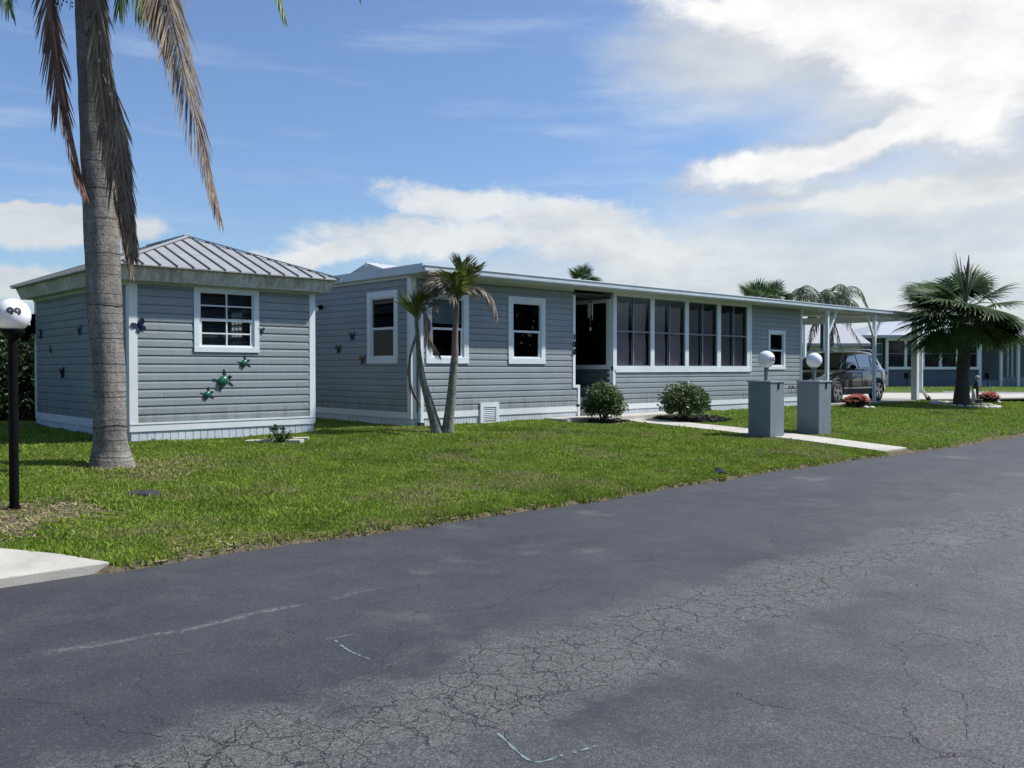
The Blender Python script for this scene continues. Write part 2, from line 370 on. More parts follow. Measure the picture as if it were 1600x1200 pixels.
def road_material():
    m = bpy.data.materials.new('old_asphalt'); m.use_nodes = True; t = NT(m.node_tree); b = t.n['Principled BSDF']
    c = t.new('ShaderNodeTexCoord').outputs['Object']; x, y, z = t.sep(c)
    big = t.noise(c, .45, 4, .6); mid = t.noise(c, 2.2, 6, .65); agg = t.noise(c, 130, 3, .7); vo = t.new('ShaderNodeTexVoronoi'); t.put(vo.inputs['Vector'], c); vo.inputs['Scale'].default_value = 140
    stone = vo.outputs['Color']; sr = t.sep(stone)[0]
    warpn = t.noise(c, 1.1, 3, .6, 'Color')
    wv = t.vmath('ADD', c, t.vmath('MULTIPLY', t.vmath('SUBTRACT', warpn, (.5, .5, .5)), (1.3, .9, 0)))
    wy = t.sep(wv)[1]
    # worn wheel path down the middle of the road, about y = 3.1
    band = t.math('SUBTRACT', 1.0, t.math('MULTIPLY', t.math('ABSOLUTE', t.math('SUBTRACT', wy, 3.1)), 1.25))
    wear = t.smooth(t.math('ADD', band, t.math('MULTIPLY', t.math('SUBTRACT', mid, .5), 1.3)), .15, .75)
    wear_glare = t.smooth(t.math('ADD', t.math('ADD', t.math('MULTIPLY', t.math('SUBTRACT', 3.2, wy), .35), t.math('MULTIPLY', t.smooth(x, 2.5, 11.0), .75)), t.math('SUBTRACT', mid, .50)), 0, 1, 0, .9)  # wear on the near side; paleness growing with x is sun glare painted in
    worn_glare_max = t.math('MAXIMUM', wear, wear_glare)
    seal = t.mix(t.ramp(big, [(.35, 0.0), (.65, 1.0)]), (.026, .0275, .034), (.040, .042, .049))
    seal = t.mix(t.ramp(mid, [(.4, 0.0), (.7, .5)]), seal, (.060, .061, .066))
    worn = t.mix(t.ramp(sr, [(.1, 0.0), (.6, .6), (1.0, 1.0)]), (.030, .032, .032), (.145, .147, .140))
    col = t.mix(worn_glare_max, seal, worn)
    fleck = t.smooth(t.noise(c, 48, 4, .75), .52, .64, 0, .6); col = t.mix(t.math('MULTIPLY', fleck, t.math('ADD', .28, t.math('MULTIPLY', worn_glare_max, .35))), col, (.20, .203, .200)); pit = t.smooth(t.noise(t.vmath('ADD', c, (9, 3, 0)), 60, 3, .7), .38, .30, 0, .6); col = t.mix(pit, col, (.02, .02, .022))
    grit = t.smooth(t.math('ADD', sr, t.math('MULTIPLY', mid, .35)), 1.08, 1.22, 0, .4)
    col = t.mix(grit, col, (.19, .19, .185))
    # pale scuffs: one long streak near y = 5 and faint thin ones
    sx = t.noise(t.vmath('MULTIPLY', wv, (.8, 7.0, 1.0)), 1.2, 6, .7)
    sc1 = t.math('SUBTRACT', 1.0, t.math('MULTIPLY', t.math('ABSOLUTE', t.math('SUBTRACT', t.sep(t.vmath('ADD', c, t.vmath('MULTIPLY', t.vmath('SUBTRACT', warpn, (.5, .5, .5)), (0, .5, 0))))[1], 5.03)), 14.0))
    lim = t.math('MULTIPLY', t.smooth(x, .2, 2.0), t.smooth(x, 3.8, 2.7))
    s1 = t.math('MULTIPLY', t.math('MULTIPLY', t.smooth(t.math('ADD', sc1, t.math('MULTIPLY', t.math('SUBTRACT', agg, .5), 2.2)), .1, 1.2, 0, .8), t.smooth(mid, .36, .56)), t.math('MULTIPLY', lim, t.smooth(t.noise(c, 34, 5, .8), .42, .62)))
    s2 = t.math('MULTIPLY', t.smooth(sx, .62, .80, 0, .5), t.smooth(y, 3.4, 4.4))
    col = t.mix(t.math('MAXIMUM', s1, t.math('MULTIPLY', s2, t.smooth(agg, .4, .6))), col, (.27, .27, .27))
    blot = t.smooth(t.noise(c, 1.05, 3, .5), .62, .74, 0, .5)
    col = t.mix(t.math('MULTIPLY', blot, t.smooth(agg, .35, .6)), col, (.17, .172, .165))
    # cracks
    def crack(scale, wd, wamp, seed):
        wn = t.noise(t.vmath('ADD', c, (seed, 0, 0)), 3.5*scale**.5, 4, .65, 'Color')
        cc = t.vmath('ADD', t.vmath('ADD', c, (seed*3.1, seed, 0)), t.vmath('MULTIPLY', t.vmath('SUBTRACT', wn, (.5, .5, .5)), (wamp, wamp, 0)))
        v = t.new('ShaderNodeTexVoronoi', feature='DISTANCE_TO_EDGE', voronoi_dimensions='2D'); t.put(v.inputs['Vector'], cc); v.inputs['Scale'].default_value = scale
        return t.smooth(v.outputs['Distance'], wd*scale, 0, 0, .9)
    hole = t.noise(c, 5.5, 4, .6)
    ck1 = t.math('MULTIPLY', crack(3.1, .0070, .22, 1.7), t.smooth(t.math('MULTIPLY', wear, hole), .28, .50))
    ck2 = t.math('MULTIPLY', crack(7.5, .0042, .07, 5.2), t.smooth(t.math('MULTIPLY', wear, hole), .30, .5, 0, .8))
    ck3 = t.math('MULTIPLY', crack(.75, .0055, .42, 2.3), t.math('MULTIPLY', t.smooth(hole, .42, .55), t.smooth(y, 4.9, 4.2)))
    ck4 = t.math('MULTIPLY', crack(1.5, .0045, .25, 8.3), t.smooth(t.noise(c, 1.7, 3), .52, .62, 0, .8))
    ck = t.math('MAXIMUM', t.math('MAXIMUM', ck1, ck2), t.math('MAXIMUM', ck3, ck4))
    col = t.mix(ck, col, (.012, .012, .014))
    t.put(b.inputs['Base Color'], col); b.inputs['Specular IOR Level'].default_value = .5
    t.put(b.inputs['Roughness'], t.math('ADD', .60, t.math('MULTIPLY', agg, .2)))
    h = t.math('ADD', t.math('MULTIPLY', agg, .35), t.math('ADD', t.math('MULTIPLY', t.math('MULTIPLY', sr, .5), t.math('ADD', .25, worn_glare_max)), t.math('MULTIPLY', ck, -1.6)))
    bn = t.new('ShaderNodeBump'); bn.inputs['Strength'].default_value = .75; bn.inputs['Distance'].default_value = .010
    t.l.new(h, bn.inputs['Height']); t.l.new(bn.outputs[0], b.inputs['Normal'])
    return m
def road():
    b = MB(); us = list(np.arange(-40, -3, 2.)) + list(np.arange(-3, 45, .12)) + list(np.linspace(46, 260, 60)); v = []
    for u in us: v += [(u, -7.8, 0), (u, -3, .02), (u, 3, .03), (u, edge_v(u)+.05 if u > 2.3 else 7.0, .0)]
    b.v = v; b.f = [(i*4+k, i*4+4+k, i*4+5+k, i*4+1+k) for i in range(len(us)-1) for k in range(3)]
    o = b.build('road', road_material(), smooth=True); tag(o, kind='structure')
road()
CHALK = M('faded_paint_mark', (.17, .23, .25), .9, var=.45, vscale=60)
for pts in ([(510, 997), (553, 989)], [(524, 999), (545, 1015), (577, 1029)], [(778, 1147), (830, 1190), (880, 1181), (932, 1167)]):
    b = MB(); P = []
    for px, py in pts:
        a = cp(px, py, 1); tt = (.028-CAMZ)/(a.z-CAMZ); P.append(Vector((a.x*tt, a.y*tt, (.0315 if a.y*tt < 3 else .03*(1-(a.y*tt-3)/3.9)+.002))))
    P = catmull(P, 30)
    for i in range(len(P)-1):
        d = (P[i+1]-P[i]).normalized(); n = Vector((-d.y, d.x, 0)); w0 = .0055*(1+.6*math.sin(i*1.7)); w1 = .0055*(1+.6*math.sin((i+1)*1.7))
        if random.random() > .22: b.quad(P[i]-n*w0, P[i+1]-n*w1, P[i+1]+n*w1, P[i]+n*w0)
    o = b.build('road_mark', CHALK); tag(o, kind='structure')

def slab(name, poly, mat, zf, th=.05, bevel=0.0):
    """paving that follows the ground"""
    b = MB(); k = len(poly); top = [(x, y, zf(x, y)) for x, y in poly]; bot = [(x, y, z-th) for x, y, z in top]
    b.add(top+bot, [tuple(range(k)), tuple(range(2*k-1, k-1, -1))]+[(i, k+i, k+(i+1) % k, (i+1) % k) for i in range(k)])
    o = b.build(name, mat, bevel=bevel); return tag(o, kind='structure')
# front path, in four poured slabs that climb with the lawn, and the landing before the steps
pv = [6.93, 8.6, 10.3, 12.0, 12.9]
b = MB()
for i in range(len(pv)-1):
    z0 = gz(15.6, pv[i])+.035; z1 = gz(15.6, pv[i+1])+.035; g = .008
    top = [(15.12, pv[i]+g, z0), (16.06, pv[i]+g, z0), (16.06, pv[i+1]-g, z1), (15.12, pv[i+1]-g, z1)]
    bot = [(x, y, z-.12) for x, y, z in top]; b.add(top+bot, [(0, 1, 2, 3), (0, 4, 5, 1), (1, 5, 6, 2), (2, 6, 7, 3), (3, 7, 4, 0)])
b.box((13.5, 12.9, .3), (17.6, 13.6, .445))
tag(b.build('front_path', CONC, bevel=.006), kind='structure')
# neighbour's driveway apron at the lower left
slab('driveway_apron', [(-6, 6.72), (2.28, 6.84), (2.05, 7.3), (1.72, 7.75), (1.45, 8.8), (1.2, 10.4), (.9, 13), (-6, 13)], CONC, lambda x, y: .072+.056*(y-6.8), .12, .01)
slab('carport_slab', [(24.35, 13.12), (31.9, 13.12), (31.9, 19.3), (24.35, 19.3)], M('carport_concrete', (.30, .29, .27), .85, var=.2, vscale=1.5), lambda x, y: .432)
slab('driveway', [(31.9, 13.0), (33.5, 12.35), (36.2, 11.35), (40, 9.7), (46, 7.2), (49, 7.2), (44, 11.0), (41, 14.2), (38.5, 19.0), (36, 26), (31.9, 26)], CONC, lambda x, y: .438)
slab('cross_street', [(46, 6.4), (58, 6.4), (52, 9), (47, 12), (45.4, 14.2), (43.4, 19.3), (41, 30), (39, 60), (33, 60), (36.2, 26), (38.7, 19.1), (41.2, 14.3), (44.2, 11.1), (48.6, 7.3)], M('side_street_asphalt', (.20, .20, .21), .8, var=.15, vscale=1.0), lambda x, y: .425)

# ------------------------------------------------------------------ grass
def in_poly(u, v, poly):
    ins = np.zeros(len(u), bool); n = len(poly); j = n-1
    for i in range(n):
        xi, yi = poly[i]; xj, yj = poly[j]
        with np.errstate(divide='ignore', invalid='ignore'):
            c = ((yi > v) != (yj > v)) & (u < (xj-xi)*(v-yi)/(yj-yi+1e-12)+xi)
        ins ^= c; j = i
    return ins
def grass():
    mat = bpy.data.materials.new('grass_blades'); mat.use_nodes = True; t = NT(mat.node_tree); b = t.n['Principled BSDF']
    c = t.new('ShaderNodeTexCoord').outputs['Object']; r = t.new('ShaderNodeNewGeometry').outputs['Random Per Island']
    n1 = t.noise(c, .7, 6, .7); n2 = t.noise(c, 3.5, 4, .6)
    g = t.mix(r, (.115, .195, .017), (.290, .410, .046))
    g = t.mix(t.ramp(n2, [(.4, 0.0), (.7, .5)]), g, (.38, .47, .09))
    dry = t.math('ADD', t.ramp(n1, [(.51, 0.0), (.66, .70)]), t.math('MULTIPLY', t.math('GREATER_THAN', t.math('FRACT', t.math('MULTIPLY', r, 37.7)), .87), .7), clamp=True)
    g = t.mix(dry, g, (.33, .29, .15)); g = t.mix(t.ramp(t.noise(t.vmath('ADD', c, (31, 7, 0)), .9, 5, .65), [(.50, 0.0), (.68, .6)]), g, (.07, .13, .02)); t.put(b.inputs['Base Color'], g); b.inputs['Roughness'].default_value = .7; b.inputs['Specular IOR Level'].default_value = .2
    tr = t.new('ShaderNodeBsdfTranslucent'); t.put(tr.inputs[0], g); mx = t.new('ShaderNodeMixShader'); mx.inputs[0].default_value = .35
    out = [n for n in t.n if n.type == 'OUTPUT_MATERIAL'][0]; t.l.new(b.outputs[0], mx.inputs[1]); t.l.new(tr.outputs[0], mx.inputs[2]); t.l.new(mx.outputs[0], out.inputs[0])
    U = []; V = []
    for (n, u0, u1, v0, v1) in ((330000, 1.0, 9, 6.7, 13.6), (190000, 8, 18, 6.7, 13.7), (60000, 18, 40, 6.7, 14), (22000, 1.0, 5.0, 13.6, 20), (26000, 8.0, 10.1, 12.9, 20), (14000, 26, 62, 13, 34), (26000, 2.0, 16, 6.7, 7.2)):
        U.append(rng.uniform(u0, u1, n)); V.append(rng.uniform(v0, v1, n))
    u = np.concatenate(U); v = np.concatenate(V)
    ev = np.array([edge_v(a) for a in np.linspace(-5, 70, 2000)]); e = np.interp(u, np.linspace(-5, 70, 2000), ev)
    keep = v > e - .07 + np.abs(rng.normal(0, .05, len(v)))
    X = CA*u - SA*v; Y = SA*u + CA*v
    keep &= (Y > 3) & (np.abs(X)/Y < .66)
    for poly in ([(15.10, 6), (16.08, 6), (16.08, 12.9), (15.10, 12.9)], [(13.5, 12.9), (17.6, 12.9), (17.6, 14), (13.5, 14)], [(4.8, 13.56), (7.92, 13.56), (7.92, 18.4), (4.8, 18.4)],
                 [(10.0, 13.62), (24.3, 13.62), (24.3, 22), (10.0, 22)], [(-6, 6), (2.3, 6), (2.28, 6.84), (2.05, 7.3), (1.72, 7.75), (1.45, 8.8), (1.2, 10.4), (.9, 13), (-6, 13)],
                 [(24.3, 13.1), (31.9, 13.1), (33.5, 12.35), (36.2, 11.35), (40, 9.7), (46, 7.2), (58, 6.4), (52, 9), (47, 12), (45.4, 14.2), (43.4, 19.3), (41, 30), (39, 60), (33, 60), (24.3, 24)]):
        keep &= ~in_poly(u, v, poly)
    for (bu, bv, br, k) in BARE:
        d = np.hypot(u-bu, v-bv)/br; keep &= ~((d < 1+.35*np.sin(u*23+v*17)) & (rng.uniform(0, 1, len(u)) < k))
    u = u[keep]; v = v[keep]; Y = Y[keep]; n = len(u); ee = e[keep]
    z = np.array([gz(a, (bb-(cc-6.88)) if bb < 9 else bb) for a, bb, cc in zip(u, v, ee)])
    clump = np.array([mnoise.noise(Vector((a*1.6, bb*1.6, 0))) for a, bb in zip(u, v)])
    h = rng.uniform(.018, .047, n)*(1+.75*clump); wd = (.0024+.00075*Y)*rng.uniform(.7, 1.3, n)
    tall = rng.uniform(0, 1, n) < .03; h[tall] *= 1.6
    th = rng.uniform(0, 2*np.pi, n); ph = rng.uniform(0, 2*np.pi, n); lean = rng.uniform(.1, .9, n)*h
    cx, cy = np.cos(th)*wd, np.sin(th)*wd; lx, ly = np.cos(ph)*lean, np.sin(ph)*lean
    vt = np.empty((n, 4, 3))
    vt[:, 0] = np.stack([u-cx, v-cy, z-.01], 1); vt[:, 1] = np.stack([u+cx, v+cy, z-.01], 1)
    vt[:, 2] = np.stack([u+cx*.7+lx*.35, v+cy*.7+ly*.35, z+h*.6], 1); vt[:, 3] = np.stack([u+lx, v+ly, z+h], 1)
    me = bpy.data.meshes.new('grass'); me.vertices.add(n*4); me.vertices.foreach_set('co', vt.ravel())
    me.loops.add(n*6); me.polygons.add(n*2); i4 = np.arange(n)*4
    lp = np.stack([i4, i4+1, i4+2, i4, i4+2, i4+3], 1).ravel(); me.loops.foreach_set('vertex_index', lp.astype(np.int32))
    me.polygons.foreach_set('loop_start', (np.arange(n*2)*3).astype(np.int32)); me.update(calc_edges=True)
    me.materials.append(mat); o = bpy.data.objects.new('grass', me); link(o)
    tag(o, 'short coarse green grass with dry patches covering the lawn beside the road', 'grass', kind='stuff')
grass()
# litter of dead leaves and thatch on the worn spots
def litter():
    b = MB()
    for _ in range(2600):
        bu, bv, br, k = random.choice([BARE[0], BARE[1], BARE[2], BARE[3], BARE[5], BARE[6], BARE[11]]); a = random.uniform(0, 6.28); r = br*1.25*math.sqrt(random.random())
        u = bu+r*math.cos(a); v = bv+r*math.sin(a)
        if v < edge_v(u): continue
        z = gz(u, v)+random.uniform(.004, .03); L = random.uniform(.02, .075); t = random.uniform(0, 6.28); d = Vector((math.cos(t), math.sin(t), random.uniform(-.3, .3)))*L; n = Vector((-math.sin(t), math.cos(t), 0))*random.uniform(.003, .008)
        p = Vector((u, v, z)); b.quad(p-d-n, p+d-n*.4, p+d+n*.4, p-d+n)
    for _ in range(900):
        u = random.uniform(2.6, 15); v = edge_v(u)+random.uniform(-.05, .12)
        if mnoise.noise(Vector((u*1.5, 3, 0))) < -.05: continue
        z = gz(u, v-(edge_v(u)-6.88))+.01; t = random.uniform(-.5, .5); L = random.uniform(.01, .05); d = Vector((math.cos(t), math.sin(t), 0))*L; n = Vector((-math.sin(t), math.cos(t), 0))*random.uniform(.003, .01)
        p = Vector((u, v, max(z, .035))); b.quad(p-d-n, p+d-n*.5, p+d+n*.5, p-d+n)
    o = b.build('leaf_litter', M('dry_litter', (.30, .20, .11), .9, island=1.0, col2=(.42, .34, .22)))
    tag(o, 'dry brown thatch and leaf litter on bare spots of the lawn', 'leaf litter', kind='stuff')
litter()
# ------------------------------------------------------------------ wall building
EXP = .127
PROF = [(0.0, -.002), (0.0, .019), (.05, .020), (.62, .016), (.84, .009), (1.0, .002)]
def siding(b, o, e, n, length, z0, z1, openings=(), prof=PROF, exp=EXP, zref=None):
    o = Vector(o); e = Vector(e); n = Vector(n); zref = z0 if zref is None else zref
    xs = sorted({0, length, *[q for op in openings for q in op[:2]]})
    k0 = math.floor((z0-zref)/exp+1e-6)
    for xi in range(len(xs)-1):
        xa, xb = xs[xi], xs[xi+1]; xm = (xa+xb)/2
        blocked = [op for op in openings if op[0] < xm < op[1]]
        k = k0
        while zref+k*exp < z1-1e-6:
            a, t = zref+k*exp, zref+(k+1)*exp; k += 1
            segs = [(max(a, z0), min(t, z1))]
            for op in blocked:
                ns = []
                for s0, s1 in segs:
                    if op[3] <= s0 or op[2] >= s1: ns.append((s0, s1)); continue
                    if op[2] > s0: ns.append((s0, op[2]))
                    if op[3] < s1: ns.append((op[3], s1))
                segs = ns
            for s0, s1 in segs:
                if s1-s0 < .002: continue
                P = []
                for (q, d), (q2, d2) in zip(prof[:-1], prof[1:]):
                    za, zb = a+q*exp, a+q2*exp
                    if zb < s0-1e-9 or za > s1+1e-9: continue
                    if zb == za: P += [(za, d), (zb, d2)]; continue
                    ca, cb = max(za, s0), min(zb, s1); f = lambda zz: d+(d2-d)*(zz-za)/(zb-za)
                    P += [(ca, f(ca)), (cb, f(cb))]
                for (za, da), (zb, db) in zip(P[:-1], P[1:]):
                    if abs(za-zb)+abs(da-db) < 1e-6: continue
                    q = [o+e*xa+n*da+Vector((0, 0, za)), o+e*xb+n*da+Vector((0, 0, za)), o+e*xb+n*db+Vector((0, 0, zb)), o+e*xa+n*db+Vector((0, 0, zb))]
                    b.quad(*q)
FLAT = [(0.0, 0.0), (1.0, 0.0)]
def skirt(b, o, e, n, length, z0, z1, wd=.115):
    k = int(length/wd)
    wd = length/k
    for i in range(k): b.obox(o, e, n, i*wd+.006, (i+1)*wd-.006, -.02, .006, z0, z1)
    b.obox(o, e, n, 0, length, -.03, -.004, z0, z1)
def window(parent, o, e, n, a0, a1, z0, z1, cas=.12, label=None, style='double', inner=None, split=.48, muntin=0, pane=GLASS, name='window'):
    """casing (the window part) with sash, panes and blinds as its sub-parts; a0..z1 are the outer edges of the casing"""
    b = MB(); d0, d1 = -.02, .035
    b.obox(o, e, n, a0, a1, d0, d1, z1-cas, z1); b.obox(o, e, n, a0, a1, d0, d1+.004, z0, z0+cas)
    b.obox(o, e, n, a0, a0+cas, d0, d1-.002, z0+cas, z1-cas); b.obox(o, e, n, a1-cas, a1, d0, d1-.002, z0+cas, z1-cas)
    wn = b.build(name, WHITE, parent, bevel=.004); ORG[wn.name] = ORG[parent.name]
    if label: wn['label'] = label
    A0, A1, Z0, Z1 = a0+cas, a1-cas, z0+cas, z1-cas; b = MB(); fr = .028; zm = Z0+(Z1-Z0)*split
    for (x0, x1, y0, y1) in ((A0, A1, Z0, Z0+fr), (A0, A1, Z1-fr, Z1), (A0, A0+fr, Z0+fr, Z1-fr), (A1-fr, A1, Z0+fr, Z1-fr)): b.obox(o, e, n, x0, x1, -.04, .012, y0, y1)
    if style == 'double':
        b.obox(o, e, n, A0+fr, A1-fr, -.035, .018, zm-.022, zm+.022); b.obox(o, e, n, A1-fr-.03, A1-fr, -.03, .004, Z0+fr, zm-.022); b.obox(o, e, n, A0+fr, A0+fr+.022, -.03, .004, Z0+fr, zm-.022)
    if muntin:
        xm = (A0+A1)/2; b.obox(o, e, n, xm-.011, xm+.011, -.03, .006, Z0+fr, zm-.022); b.obox(o, e, n, xm-.011, xm+.011, -.03, .006, zm+.022, Z1-fr)
        for zz in ((Z0+zm)/2, (Z1+zm)/2):
            b.obox(o, e, n, A0+fr, xm-.011, -.03, .005, zz-.011, zz+.011); b.obox(o, e, n, xm+.011, A1-fr, -.03, .005, zz-.011, zz+.011)
    b.build('sash', WHITE, wn)
    b = MB(); b.obox(o, e, n, A0+.002, A1-.002, -.016, -.012, Z0+.002, Z1-.002); b.build('glass_pane', pane, wn)
    if inner == 'blinds':
        b = MB(); z = Z1-.02
        while z > Z0+.02:
            P = lambda a, bb, zz: Vector(o)+Vector(e)*a+Vector(n)*bb+Vector((0, 0, zz))
            b.quad(P(A0+.03, -.06, z), P(A1-.03, -.06, z), P(A1-.03, -.078, z+.0095), P(A0+.03, -.078, z+.0095)); z -= .0215
        b.build('blinds', BLIND, wn)
    elif inner == 'half':
        b = MB(); b.obox(o, e, n, A0+.02, A1-.02, -.07, -.06, zm+.1, Z1-.01); b.build('blinds', BLIND, wn)
    elif inner == 'sheer':
        cur(o, e, n, A0, A1, Z0, Z1, -.12, .03).build('curtain', CURTAIN, wn)
    return wn
def cur(o, e, n, a0, a1, z0, z1, d, amp, waist=None, b=None):
    """pleated curtain; waist pinches it part way down"""
    b = b or MB(); o = Vector(o); e = Vector(e); n = Vector(n); N = 46; R = 10; base = len(b.v); c = (a0+a1)/2
    for j in range(R+1):
        t = j/R; z = z1+(z0-z1)*t; k = 1.0
        if waist: k = 1-waist*math.exp(-((t-.42)/.13)**2)
        for i in range(N+1):
            s = i/N; a = c+(a0-c+(a1-a0)*s)*k; dd = d+amp*math.sin(s*2*math.pi*7+.6*math.sin(s*9))*(.4+.6*min(1, t*3))
            b.v.append(tuple(o+e*a+n*dd+Vector((0, 0, z-(.05*math.sin(math.pi*s) if j == 0 else 0)))))
    for j in range(R):
        for i in range(N): q = base+j*(N+1)+i; b.f.append((q, q+1, q+N+2, q+N+1))
    return b
EU = (1, 0, 0); EV = (0, 1, 0); NU = (-1, 0, 0); NV = (0, -1, 0)

# ------------------------------------------------------------------ shed
SU0, SU1, SV0, SV1 = 4.82, 7.89, 13.55, 18.4
shed = thing('garden_shed', 'small grey clapboard shed with a ribbed metal hip roof behind the big palm trunk', 'shed', (SU0, SV0, .38))
swin = (5.78-SU0, 6.87-SU0, 1.76, 2.80)
b = MB(); SZ = .69; WT = 2.79
fop = [(swin[0]+.08, swin[1]-.08, swin[2]+.08, swin[3]-.08)]
siding(b, (SU0, SV0, 0), EU, NV, SU1-SU0, SZ, WT, fop); b.build('front_wall', SIDING, shed)
b = MB(); siding(b, (SU0, SV1, 0), (0, -1, 0), NU, SV1-SV0, SZ, WT); b.build('side_wall', SIDING, shed)
b = MB(); rw = (on_u(381, 500, SU1).y, on_u(364, 500, SU1).y); rz = (2.12, 2.62); rwa, rwb = min(rw), max(rw)
siding(b, (SU1, SV0, 0), EV, (1, 0, 0), SV1-SV0, SZ, WT, [(rwa-SV0, rwb-SV0, rz[0], rz[1])], FLAT); siding(b, (SU1, SV1, 0), NU, EV, SU1-SU0, SZ, WT, (), FLAT); b.build('rear_wall', SIDING, shed)
b = MB(); siding(b, (SU0, SV0+.06, 0), EU, NV, SU1-SU0, .6, WT, fop, FLAT, 3.0); siding(b, (SU0+.06, SV1, 0), (0, -1, 0), NU, SV1-SV0, .6, WT, (), FLAT, 3.0)
b.quad((SU0, SV0, .62), (SU1, SV0, .62), (SU1, SV1, .62), (SU0, SV1, .62)); b.quad((SU0, SV0, 2.785), (SU1, SV0, 2.785), (SU1, SV1, 2.785), (SU0, SV1, 2.785)); b.build('interior_lining', INTER, shed)
b = MB()
for i in range(4):
    a = rwa+(rwb-rwa)*i/3; b.box((SU1-.02, a-.015, rz[0]), (SU1+.01, a+.015, rz[1]))
for i in range(5):
    z = rz[0]+(rz[1]-rz[0])*i/4; b.box((SU1-.018, rwa, z-.012), (SU1+.008, rwb, z+.012))
b.build('door_window', WHITE, shed)
b = MB(); b.quad((SU1-.03, rwa, rz[0]), (SU1-.03, rwb, rz[0]), (SU1-.03, rwb, rz[1]), (SU1-.03, rwa, rz[1])); b.build('window_shade', M('thin_white_shade', (.9, .9, .88), .8, trans=.85), shed)
b = MB(); skirt(b, (SU0, SV0, 0), EU, NV, SU1-SU0, .2, .56); skirt(b, (SU0, SV1, 0), (0, -1, 0), NU, SV1-SV0, .2, .56, .5); b.build('skirting', SKIRT, shed)
b = MB(); b.obox((SU0, SV0, 0), EU, NV, -.022, SU1-SU0+.012, 0, .022, .56, .69); b.obox((SU0, SV1, 0), (0, -1, 0), NU, 0, SV1-SV0, 0, .022, .56, .69)
b.obox((SU0, SV0, 0), EU, NV, -.022, SU1-SU0+.012, .022, .030, .665, .687); b.build('base_board', TRIM, shed)
b = MB()
b.box((SU0-.024, SV0-.024, .69), (SU0+.10, SV0, WT)); b.box((SU0-.024, SV0, .69), (SU0, SV0+.10, WT)); b.box((SU1-.09, SV0-.024, .60), (SU1+.02, SV0, WT)); b.box((SU0-.024, SV1-.10, .69), (SU0, SV1+.01, WT))
build_each(b, 'corner_trim', TRIM, shed)
window(shed, (SU0, SV0, 0), EU, NV, *swin, cas=.085, style='double', inner='blinds', muntin=1, split=.49)
# eaves: leaning fascia, soffit, hip roof with ribs
ob, ot, orf = .20, .27, .34; ez0, ez1, rz1 = 2.80, 3.0, 3.76; UM = (SU0+SU1)/2; RV0, RV1 = 15.1, 16.85
def ring(o_, z): return [(SU0-o_, SV0-o_, z), (SU1+o_, SV0-o_, z), (SU1+o_, SV1+o_, z), (SU0-o_, SV1+o_, z)]
b = MB(); r0 = ring(ob, ez0); r1 = ring(ot, ez1); b.add(r0+r1, [(i, (i+1) % 4, 4+(i+1) % 4, 4+i) for i in range(4)]); b.build('fascia', FASCIA, shed)
b = MB(); ri = ring(0, ez0); b.add(ring(ob-.002, ez0+.001)+ri, [(i, 4+i, 4+(i+1) % 4, (i+1) % 4) for i in range(4)])
b.obox((SU0, SV1, 0), (0, -1, 0), NU, 0, SV1-SV0, .02, .045, 2.75, 2.797); b.obox((SU0, SV0, 0), EU, NV, 0, SU1-SU0, .02, .04, 2.765, 2.797); b.build('soffit', SOFFIT, shed)
b = MB(); E = ring(orf, ez1+.004); E2 = ring(orf, ez1+.022); A_ = (UM, RV0, rz1); B_ = (UM, RV1, rz1)
b.add(E2+[A_, B_], [(0, 1, 4), (1, 2, 5, 4), (2, 3, 5), (3, 0, 4, 5)]); b.add(E+E2, [(i, (i+1) % 4, 4+(i+1) % 4, 4+i) for i in range(4)]); b.add(E, [(3, 2, 1, 0)])
nroof = len(b.f); HA = Vector(A_)
u = SU0-orf+.16
while u < SU1+orf-.05:
    # front slope: rib runs from the eave straight back until it meets a hip
    f = 1-abs(u-UM)/(UM-SU0+orf); p0 = Vector((u, SV0-orf-.01, ez1+.032)); p1 = Vector((u, SV0-orf+(RV0-SV0+orf)*f, ez1+.032+(rz1-ez1-.02)*f)); b.bar(p0, p1, .016, .024); u += .252
v = SV0-orf+.16
while v < SV1+orf-.05:
    f = min(1, (v-SV0+orf)/(RV0-SV0+orf), (SV1+orf-v)/(SV1+orf-RV1))
    for s, ue in ((-1, SU0-orf-.01), (1, SU1+orf+.01)): b.bar((ue, v, ez1+.032), (ue+(UM-ue)*f, v, ez1+.032+(rz1-ez1-.02)*f), .016, .024)
    v += .252
rf = b.build('roof', METALROOF, shed); rf.data.materials.append(RIB)   # the ribs are the roof's own pattern
for p_ in rf.data.polygons[nroof:]: p_.material_index = 1
b = MB()
for c_ in (E2[0], E2[1]): b.bar(Vector(c_)+Vector((0, 0, .02)), HA+Vector((0, 0, .025)), .07, .02)
b.bar(HA+Vector((0, 0, .03)), Vector(B_)+Vector((0, 0, .03)), .12, .03); b.bar(Vector(E2[3])+Vector((0, 0, .02)), Vector(B_)+Vector((0, 0, .025)), .07, .02); b.bar(Vector(E2[2])+Vector((0, 0, .02)), Vector(B_)+Vector((0, 0, .025)), .07, .02)
b.build('ridge_cap', M('ridge_cap_metal', (.42, .42, .42), .45, .3), rf)

